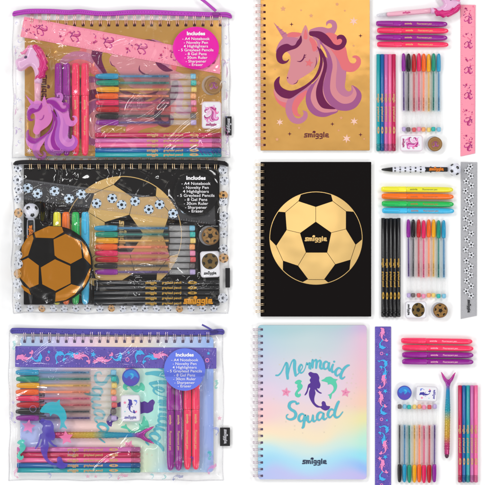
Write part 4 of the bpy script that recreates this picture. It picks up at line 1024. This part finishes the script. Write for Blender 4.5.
def pouch(t):
    d = POUCH[t]; x0, y0, x1, y1 = d['box']
    root = empty('zip_pouch'); root.location = W((x0+x1)/2, (y0+y1)/2, 0); tag(root, PLBL[t], 'pouch', 'clear zip pouches filled with stationery')
    cont = {'unicorn': [(28, 92, 93, 157, 14.4), (24, 19, 222, 157, 4), (22, 17, 222, 76, 5.2), (16, 48, 52, 108, 15), (30, 100, 47, 155, 11.8), (54, 60, 93, 157, 14.4), (95, 71, 199, 157, 11.8), (94, 131, 222, 157, 9.2), (201, 76, 223, 96, 11), (201, 101, 222, 130, 10)],
            'football': [(18, 225, 93, 305, 14.6), (24, 164, 220, 306, 4), (22, 178, 220, 222, 5.2), (22, 200, 42, 304, 14.5), (52, 211, 91, 305, 12.7), (94, 222, 199, 276, 11.8), (93, 279, 220, 306, 9.2), (199, 225, 221, 248, 11), (199, 250, 221, 278, 10)],
            'mermaid': [(20, 336, 214, 473, 4), (14, 345, 218, 369, 5.2), (14, 368, 119, 422, 11.8), (44, 424, 155, 444, 9.6), (17, 446, 142, 473, 9.2), (164, 375, 203, 471, 14.6), (121, 367, 141, 387, 11), (120, 393, 142, 422, 10)]}[t]
    lx, ly, lrx, lry, lc = d['lab']
    flats = [(lx, ly, max(lrx, lry))]
    if t == 'football': flats.append((56, 264, 30))
    if t == 'unicorn': flats.append((52, 125, 18))
    X, Y, H, samp = film_field(x0, y0, x1, y1, cont, d['creases'], {'unicorn': 11, 'football': 23, 'mermaid': 37}[t], flats, amp={'unicorn': .66, 'football': .8, 'mermaid': .5}[t])
    WX, WY = warp(X, Y, x0, y0, x1, y1, {'unicorn': .5, 'football': .9, 'mermaid': .6}[t], 3)
    grid_mesh(WX, WY, H, FILM, 'front_film', root)
    st = (slice(None, None, 6), slice(None, None, 6))
    grid_mesh(WX[st], WY[st], np.full(WX[st].shape, .12), BACKFILM, 'back_film', root)
    # welded seam along the sides and the bottom
    ny, nx = WX.shape; mb = MB(); seam = clear_mat('welded_seam_'+t, (.97, .97, .975), ior=1.6, rough=.12, haze=.2, hazecol=(.85, .85, .88))
    path = [(WX[j, 0], WY[j, 0]) for j in range(0, ny, 4)]+[(WX[-1, i], WY[-1, i]) for i in range(0, nx, 4)]+[(WX[j, -1], WY[j, -1]) for j in range(ny-1, -1, -4)]
    mb.tube([(x-242.5, 242.5-y, .5) for x, y in path], .45, seam, n=6); reparent(mb.build('welded_seam'), root)
    # zip
    zm = M('zip_cloth_'+t, d['zc'], .55, spec=.3, bump=.5, bscale=1400, var=.18); zd = M('zip_teeth_'+t, tuple(int(v*.72) for v in d['zc']), .35, coat=.3)
    q = catmull(d['zip'], False, 8); w = d['zw']; mb = MB(); vs = []; fs = []; n = len(q)
    prof = [(-w/2, 1.0), (-w/2+.3, 3.0), (-w*.18, 4.2), (0, 3.7), (w*.18, 4.2), (w/2-.3, 3.0), (w/2, 1.0)]
    for i, (x, y) in enumerate(q):
        k = min(1, .45+min(i, n-1-i)*.18)
        for oy, z in prof:
            zz = z+.5*math.sin(x*.11)+1.0 if t != 'football' else z+3.0
            vs.append((x-242.5, 242.5-(y+oy*k), zz*k+.4))
    m = len(prof)
    for i in range(n-1):
        for j in range(m-1): fs.append((i*m+j, i*m+j+1, (i+1)*m+j+1, (i+1)*m+j))
    fs.append(tuple(range(m))); fs.append(tuple((n-1)*m+j for j in range(m))[::-1])
    mb.add(vs, fs, zm, True); zt = reparent(mb.build('zip_tape'), root)
    mb = MB(); k = 0.0
    for i in range(3, n-3, 1):
        x, y = q[i]; zz = 3.7+.4+(.5*math.sin(x*.11)+1.0 if t != 'football' else 3.0)
        mb.slab([(x-242.5-.35, 242.5-y-.55), (x-242.5+.35, 242.5-y-.55), (x-242.5+.35, 242.5-y+.55), (x-242.5-.35, 242.5-y+.55)], zz-.6, zz+.25, zd, .1)
    reparent(mb.build('zip_teeth'), root)
    sx, sy = (216, 14.3) if t == 'unicorn' else ((214, 331.6) if t == 'mermaid' else (222, 163))
    smt = M('zip_slider_metal_'+t, tuple(min(255, int(v*.8)+20) for v in d['zc']), .25, .6)
    mb = MB(); mb.slab([(sx-242.5+a, 242.5-sy+b) for a, b in rrect(-3.6, -1.7, 3.6, 1.7, 1)], 4, 7, smt, .5) if t != 'football' else mb.slab([(sx-242.5+a, 242.5-sy+b) for a, b in rrect(-3.6, -1.7, 3.6, 1.7, 1)], 7, 9.6, smt, .5); sl = mb.build('zip_slider'); reparent(sl, root)
    if d['pull']:
        mb = MB(); p = catmull(d['pull'], False, 5)
        mb.tube([(x-242.5, 242.5-y, 6+min(i*.0, 2)) for i, (x, y) in enumerate(p)], 1.5 if t == 'unicorn' else .9, M('zip_pull_'+t, d['zc'], .4, coat=.3), n=10)
        pl = mb.build('zip_pull'); pl.parent = sl
    # sticker
    A = Art(T=TW, z=.34, zf=samp, dz=.16, step=1.6, inkf=lambda c: M('sticker_paper', c, .35, coat=.3))
    A.poly(lc, ellipse(lx, ly, lrx, lry, 72))
    A.zf = samp
    wcol = (248, 246, 250); sc = lry/22.0
    lines = ['Includes', '- A4 Notebook', '- Novelty Pen', '4 Highlighters', '- 5 Greylead Pencils', '- 8 Gel Pens', '- 30cm Ruler', '- Sharpener', '- Eraser']
    ys = [-14.6, -9.2, -5.3, -1.5, 2.4, 6.4, 10.2, 14.0, 17.6]
    A.dz = .012; A.z += .12
    for l, yy in zip(lines, ys):
        big = l == 'Includes'
        A.text(wcol, l, lx, ly+yy*sc-.4, (5.1 if big else 3.95)*sc, bold=.035 if big else .004, sx=1.14)
    reparent(A.build('contents_label'), root)
    # black brand tag sewn in the side seam
    a, b, c, e = d['tagbox']
    mb = MB(); mb.slab([(x-242.5, 242.5-y) for x, y in rrect(a, b, c, e, .4)], 2.4, 3.1, M('black_tag_cloth', (26, 25, 28), .7, bump=.3), .12); tg = mb.build('brand_tag'); reparent(tg, root)
    if t != 'football':
        A = Art(T=TW, z=3.14); A.logo((190, 190, 196), (a+c)/2+.3, (b+e)/2, 15, rot=90, w=5); lt = A.build('lettering'); lt.parent = tg
    # print on the film
    if t == 'unicorn':
        A = Art(T=TW, z=.3, zf=samp, dz=.05, step=1.4, inkf=filmink(.86))
        pal = dict(dark=(150, 36, 150), purple=(176, 92, 190), mauve=(200, 116, 196), pink=(216, 132, 204), coral=(214, 124, 198), face=(216, 122, 190), horn=(200, 120, 196))
        k = 52/87.5
        unicorn_art(A, pal, detail=False, f=lambda x, y: (26.5+(x-273.5)*k, 93.5+(y-20)*k*1.08))
        A = flush(A, 'unicorn_print', root)
        for (x, y, r) in ((30.5, 151.5, 3), (76.5, 92.5, 2.6), (75, 154, 2.6)): A.star((246, 226, 240), x, y, r, 6, .4, 10); A = flush(A, 'star_print', root)
        rnd = random.Random(8); A.inkf = filmink(.42)
        for i in range(46):
            if i % 2: x, y = rnd.uniform(15.5, 23.5), rnd.uniform(22, 154)
            else: x, y = rnd.uniform(222.5, 228), rnd.uniform(24, 154)
            a0 = rnd.random()*6.3; r = rnd.uniform(1.2, 2.8); col = rnd.choice([(170, 140, 206), (196, 160, 218), (206, 120, 180), (150, 150, 210)])
            A.stroke(col, [(x+r*math.cos(a0+j*.8)*(1-j*.12), y+r*math.sin(a0+j*.8)*(1-j*.12)) for j in range(6)], [.3, .9, 1.1, 1.0, .7, .3])
        A.inkf = filmink(.5)
        for x, y, h_ in ((15.4, 98, 9), (15.6, 112, 6), (16.4, 132, 5), (226.6, 72, 12), (226.2, 96, 8), (227, 140, 6), (16, 52, 5)):
            A.stroke(rnd.choice([(170, 70, 160), (190, 90, 170), (140, 80, 180)]), [(x, y-h_/2), (x+.7, y), (x-.2, y+h_/2)], [.4, 1.7, .5])
        A.inkf = filmink(.6)
        for i in range(7): A.stroke((120, 60, 170), [(197+3.6*i, 152.5+rnd.uniform(-1, 1)), (199.5+3.6*i, 154.6+rnd.uniform(-1, 1))], rnd.uniform(.8, 1.6))
    elif t == 'football':
        A = Art(T=TW, z=.3, zf=samp, dz=.06, step=1.5, inkf=filmink(.97))
        bx = lambda p: (10+p[0]/5.39, 220+p[1]/5.39)
        A.poly((18, 16, 16), ellipse(56, 264.3, 37.6, 38.2, 80))
        og = M('orange_ink_on_vinyl', (182, 116, 26), .25, .25, coat=.6)
        for pts in ([(137, 68), (215, 33), (285, 38), (294, 65), (240, 98), (145, 95)], [(240, 105), (305, 75), (384, 115), (393, 203), (332, 236), (262, 204), (246, 190)], [(172, 255), (248, 211), (330, 247), (332, 340), (250, 381), (180, 345)],
                    [(57, 225), (105, 203), (161, 245), (160, 345), (112, 365), (62, 310), (52, 270)], [(128, 78), (133, 100), (104, 190), (62, 212), (72, 140), (98, 98)], [(252, 392), (335, 345), (386, 358), (355, 400), (305, 430), (250, 438)],
                    [(390, 112), (418, 145), (438, 200), (441, 242), (404, 203)], [(441, 258), (430, 312), (402, 366), (395, 350), (434, 262)], [(58, 340), (108, 372), (120, 402), (82, 378)]):
            A.poly(og, [bx(p) for p in pts])
        A = flush(A, 'football_print', root)
        rnd = random.Random(4); A.inkf = filmink(.8); A.dz = .03
        A.inkf = filmink(.85)
        spots = [(18.6, 170+10.4*k) for k in range(14)]+[(19+11.5*k, 308.6) for k in range(18)]+[(223.6, 172+10.6*k) for k in range(13)]
        for i, (x, y) in enumerate(spots):
            g = i % 6 == 4
            if x > 220 and 262 < y < 292: continue; A.dz = .012
            A.ball(x+rnd.uniform(-.7, .7), y+rnd.uniform(-2.2, 2.2) if y < 300 else y+rnd.uniform(-.4, .4), rnd.uniform(3.8, 5.1) if y < 300 else 3.6, white=(206, 150, 74) if g else (222, 226, 236), black=(30, 28, 28) if g else ((56, 60, 74) if y < 300 else (30, 30, 36)), rot=rnd.random()*70)
        A = flush(A, 'margin_print', root)
        A.inkf = filmink(.98)
        A.logo((205, 138, 38), 199, 301, 30, w=6)
    else:
        A = Art(T=TW, z=.3, zf=samp, dz=.06, step=1.4, inkf=filmink(.86))
        A.star((232, 132, 190), 29, 426, 7.4, 5, .5, 10); A = flush(A, 'starfish_print', root)
        motif(A, SEA, (70, 196, 178), 22, 449, 20); A = flush(A, 'seahorse_print', root)
        motif(A, MER, (82, 66, 172), 52, 443, 50, 0); A = flush(A, 'mermaid_print', root)
        A.star((236, 120, 170), 67, 437, 7.4, 5, .5, -8); A = flush(A, 'starfish_print', root)
        A.poly((48, 178, 196), [(41, 411), (46, 403.5), (53, 401), (57, 401.4), (60.5, 398.6), (61, 403.5), (65.5, 409), (67.5, 417), (65.2, 422), (68, 428), (63.5, 426.5), (60.5, 428.5), (61.6, 421), (59, 415), (54, 413), (51, 415.5), (50, 412.4)], True); A = flush(A, 'dolphin_print', root)
        for (x, y, r) in ((34, 408, 3.2), (58, 380, 2), (72, 452, 3), (128, 352, 2.4)):
            A.stroke((150, 140, 190), [(x+r*math.cos(k*.7), y+r*math.sin(k*.7)) for k in range(10)], .35)
        A = flush(A, 'ring_print', root); A.inkf = filmink(.55)
        motif(A, MER, (228, 120, 178), 17, 472, 11, 20); A.star((236, 130, 180), 88, 476, 2.6); A.star((236, 120, 170), 96, 476, 2.2)
        motif(A, DOL, (90, 110, 210), 50, 475, 6); motif(A, DOL, (90, 130, 220), 110, 475.5, 6, 20); motif(A, MER, (224, 90, 160), 123, 476, 11, 90)
        motif(A, DOL, (60, 190, 200), 152, 476, 6); motif(A, DOL, (60, 190, 190), 164, 477, 6, 40); motif(A, MER, (60, 80, 170), 178, 477, 11, 90)
        motif(A, SEA, (70, 196, 178), 216.5, 384, 9); A.star((230, 120, 170), 219.6, 418, 2.6); motif(A, DOL, (120, 140, 220), 216, 431, 9)
        motif(A, SEA, (70, 190, 180), 210, 455, 9); motif(A, MER, (228, 120, 190), 212, 468, 12, 60); A.star((60, 190, 200), 209, 452, 2.6)
        motif(A, SEA, (120, 200, 200), 14.5, 345, 9); A.star((150, 130, 210), 14, 402, 2.4); motif(A, MER, (120, 100, 200), 13.6, 417, 11)
        A.inkf = filmink(.7)
        motif(A, DOL, (94, 54, 150), 192, 458, 6); motif(A, MER, (150, 40, 130), 178, 462, 10, 80)
    reparent(A.build({'unicorn': 'margin_print', 'football': 'lettering', 'mermaid': 'margin_print'}[t]), root)
    return samp

SL = []
def sleeve(x0, y0, x1, y1, h, seed, label, amp=.5, creases=()):
    X, Y, H, _ = film_field(x0, y0, x1, y1, [(x0+3, y0+3, x1-3, y1-3, h)], creases, seed, (), amp=amp, st=.9, edge=INZ+.35, margin=3)
    r = empty('cellophane_sleeve'); r.location = W((x0+x1)/2, (y0+y1)/2, 0)
    grid_mesh(X, Y, H, SLEEVE, 'sleeve_film', r); tag(r, label, 'plastic sleeve', 'clear sleeves inside the pouches')

for t in THEMES:
    pouch(t)
sleeve(53, 50, 94, 157.5, 12.1, 51, 'crinkled clear sleeve round the highlighters in the '+PW['unicorn'], .55, [([(60, 54), (72, 57), (88, 53)], 1, 1), ([(91, 60), (89, 90), (92, 120), (90, 152)], .9, 1)])
sleeve(94.5, 71, 199, 128, 9.4, 52, 'crinkled clear sleeve round the gel pens in the '+PW['unicorn'], .5, [([(100, 74), (118, 71.5), (140, 73)], .8, 1), ([(126, 118), (134, 104), (142, 96)], .9, 1)])
sleeve(52, 206, 94, 306, 12.1, 53, 'crinkled clear sleeve round the highlighters in the '+PW['football'], .5)
sleeve(93.5, 223, 198.5, 277, 9.4, 54, 'crinkled clear sleeve round the gel pens in the '+PW['football'], .6, [([(126, 262), (142, 266), (166, 262), (176, 258)], .9, 1.2), ([(100, 226), (130, 224), (170, 228)], .8, 1)])
sleeve(14.5, 368.5, 118.5, 421.5, 9.4, 55, 'crinkled clear sleeve round the gel pens in the '+PW['mermaid'], .35)
sleeve(163.5, 374, 203.5, 471.5, 12.1, 56, 'crinkled clear sleeve round the highlighters in the '+PW['mermaid'], .5, [([(166, 390), (167, 430), (165, 466)], .9, 1), ([(180, 378), (184, 420), (182, 460)], .7, 1)])
K13 = 1.3
# notebooks inside (turned a quarter turn, spine at the top)
for t, (x, y) in {'unicorn': (221.5, 20.5), 'football': (219.5, 165), 'mermaid': (213.5, 336.5)}.items():
    sy = {'unicorn': 196.5/152.5, 'football': 195.5/154.5, 'mermaid': 193/154}[t]; sx = {'unicorn': 135.6/109, 'football': 139.5/110.5, 'mermaid': 135.5/108.5}[t]
    place(('nb2' if t == 'mermaid' else 'nb', t), lambda: notebook('mermaid', True), x, y, -90, {'unicorn': 'gold foil notebook', 'football': 'black notebook with gold football', 'mermaid': 'pastel holographic notebook'}[t]+' turned sideways inside the '+PW[t], 'notebook', 'spiral notebooks', scale=(sx, sy, 1), z=.2)
# rulers inside
place(('ru', 'unicorn'), None, 22.5, 27, -10.6, 'pink ruler slanting inside the '+PW['unicorn'], 'ruler', 'thirty centimetre rulers', scale=(1.34, 1.36, 1), z=INZ)
place(('ruc', 'football'), lambda: ruler('football', True), 22, 189, -7.6, 'clear ruler with blue white footballs slanting inside the '+PW['football'], 'ruler', 'thirty centimetre rulers', scale=(1.3, 1.25, 1), z=INZ)
place(('ru', 'mermaid'), None, 15.5, 356.4, -.5, 'purple glitter ruler with sea creatures inside the '+PW['mermaid'], 'ruler', 'thirty centimetre rulers', scale=(201/166, 1.3, 1), z=INZ)
# novelty pens inside
place(('np', 'unicorn'), None, 38.3, 152, 90, 'unicorn head pen upright inside the '+PW['unicorn'], 'pen', scale=1.26, z=INZ)
place(('np', 'football'), None, 31.5, 304, 90, 'football topped pen upright inside the '+PW['football'], 'pen', scale=1.27, z=INZ)
place(('np', 'mermaid'), None, 46, 434.6, 0, 'mermaid tail pen lying flat inside the '+PW['mermaid'], 'pen', scale=(1.26, 1.2, 1.1), z=INZ)
# highlighters inside
for i, (c, x) in enumerate((('purple', 59), ('purple', 67), ('coral', 76), ('coral', 85.5))):
    place(('hl', c), None, x, 63.5, -90, '%s %s highlighter standing inside the %s' % ('left' if i % 2 == 0 else 'right', c, PW['unicorn']), 'highlighter', GH, scale=(1.3, 1.35, 1.25), z=INZ)
for c, x in (('yellow', 57.5), ('orange', 66.5), ('green', 76), ('blue', 85.7)):
    place(('hl', c), None, x, 212, -90, '%s highlighter standing inside the %s' % (c, PW['football']), 'highlighter', GH, scale=(1.3, 1.4, 1.25), z=INZ)
for i, (c, x) in enumerate((('purple', 170.6), ('purple', 178.8), ('coral', 187.6), ('coral', 196))):
    place(('hl', c), None, x, 376.5+(i < 2)*1, -90, '%s %s highlighter standing inside the %s' % ('left' if i % 2 == 0 else 'right', c, PW['mermaid']), 'highlighter', GH, scale=(1.3, 1.34, 1.25), z=INZ)
# gel pens inside
for t, xs, y0, dy in (('unicorn', 95.5, 76.6, 6.6), ('football', 94.5, 228.2, 6.25), ('mermaid', 16, 372.2, 6.5)):
    for i, c in enumerate(('blue', 'green', 'yellow', 'orange', 'pink', 'red', 'black', 'purple')):
        place(('gp', c), None, xs+(i % 3)*.4, y0+dy*i, 0, '%s gel pen lying flat inside the %s' % (c, PW[t]), 'gel pen', GP, scale=(1.29, 1.42, 1.2), z=INZ)
# pencils inside
for c, y in (('crimson', 135.3), ('lilac', 140.8), ('pink', 145.4), ('blue', 150.6), ('teal', 155)):
    place(('pc', c), None, 95.5, y, 0, '%s pencil lying flat inside the %s' % ({'pink': 'bright pink', 'lilac': 'pinkish lilac'}.get(c, c), PW['unicorn']), 'pencil', GPC, scale=(1.3, 1.24, 1.2), z=INZ)
for i in range(5):
    place(('pc', 'black'), None, 94.5, 282.5+5.15*i, 0, '%s black pencil from top lying inside the %s' % (ORD[i], PW['football']), 'pencil', GPC, scale=(1.29, 1.28, 1.2), z=INZ)
for c, y in (('lilac', 449), ('crimson', 454.4), ('pink', 459.6), ('blue', 464.9), ('teal', 469.8)):
    place(('pc', c), None, 17.5, y, 0, '%s pencil lying flat inside the %s' % ({'pink': 'bright pink', 'lilac': 'pinkish lilac'}.get(c, c), PW['mermaid']), 'pencil', GPC, scale=(1.27, 1.3, 1.2), z=INZ)
# erasers and sharpeners inside
place(('er', 'unicorn'), None, 211.6, 115.4, 0, 'white unicorn eraser under the sharpener inside the '+PW['unicorn'], 'eraser', scale=(1.24, 1.27, 1.1), z=INZ)
place(('er', 'football'), None, 210.2, 264.2, 2, 'white football eraser under the sharpener inside the '+PW['football'], 'eraser', scale=(1.24, 1.23, 1.1), z=INZ)
place(('er', 'mermaid'), None, 130.8, 407.8, 1, 'white mermaid eraser under the sharpener inside the '+PW['mermaid'], 'eraser', scale=(1.24, 1.25, 1.1), z=INZ)
place(('sh', 'unicorn'), None, 213.4, 86, 0, 'round bronze unicorn sharpener inside the '+PW['unicorn'], 'sharpener', scale=(1.24, 1.24, 1.1), z=INZ)
place(('sh', 'football'), None, 210.6, 236, 0, 'round bronze football sharpener inside the '+PW['football'], 'sharpener', scale=(1.24, 1.24, 1.1), z=INZ)
place(('sh', 'mermaid'), None, 131.2, 377, 0, 'round violet blue sharpener inside the '+PW['mermaid'], 'sharpener', scale=(1.22, 1.22, 1.1), z=INZ)
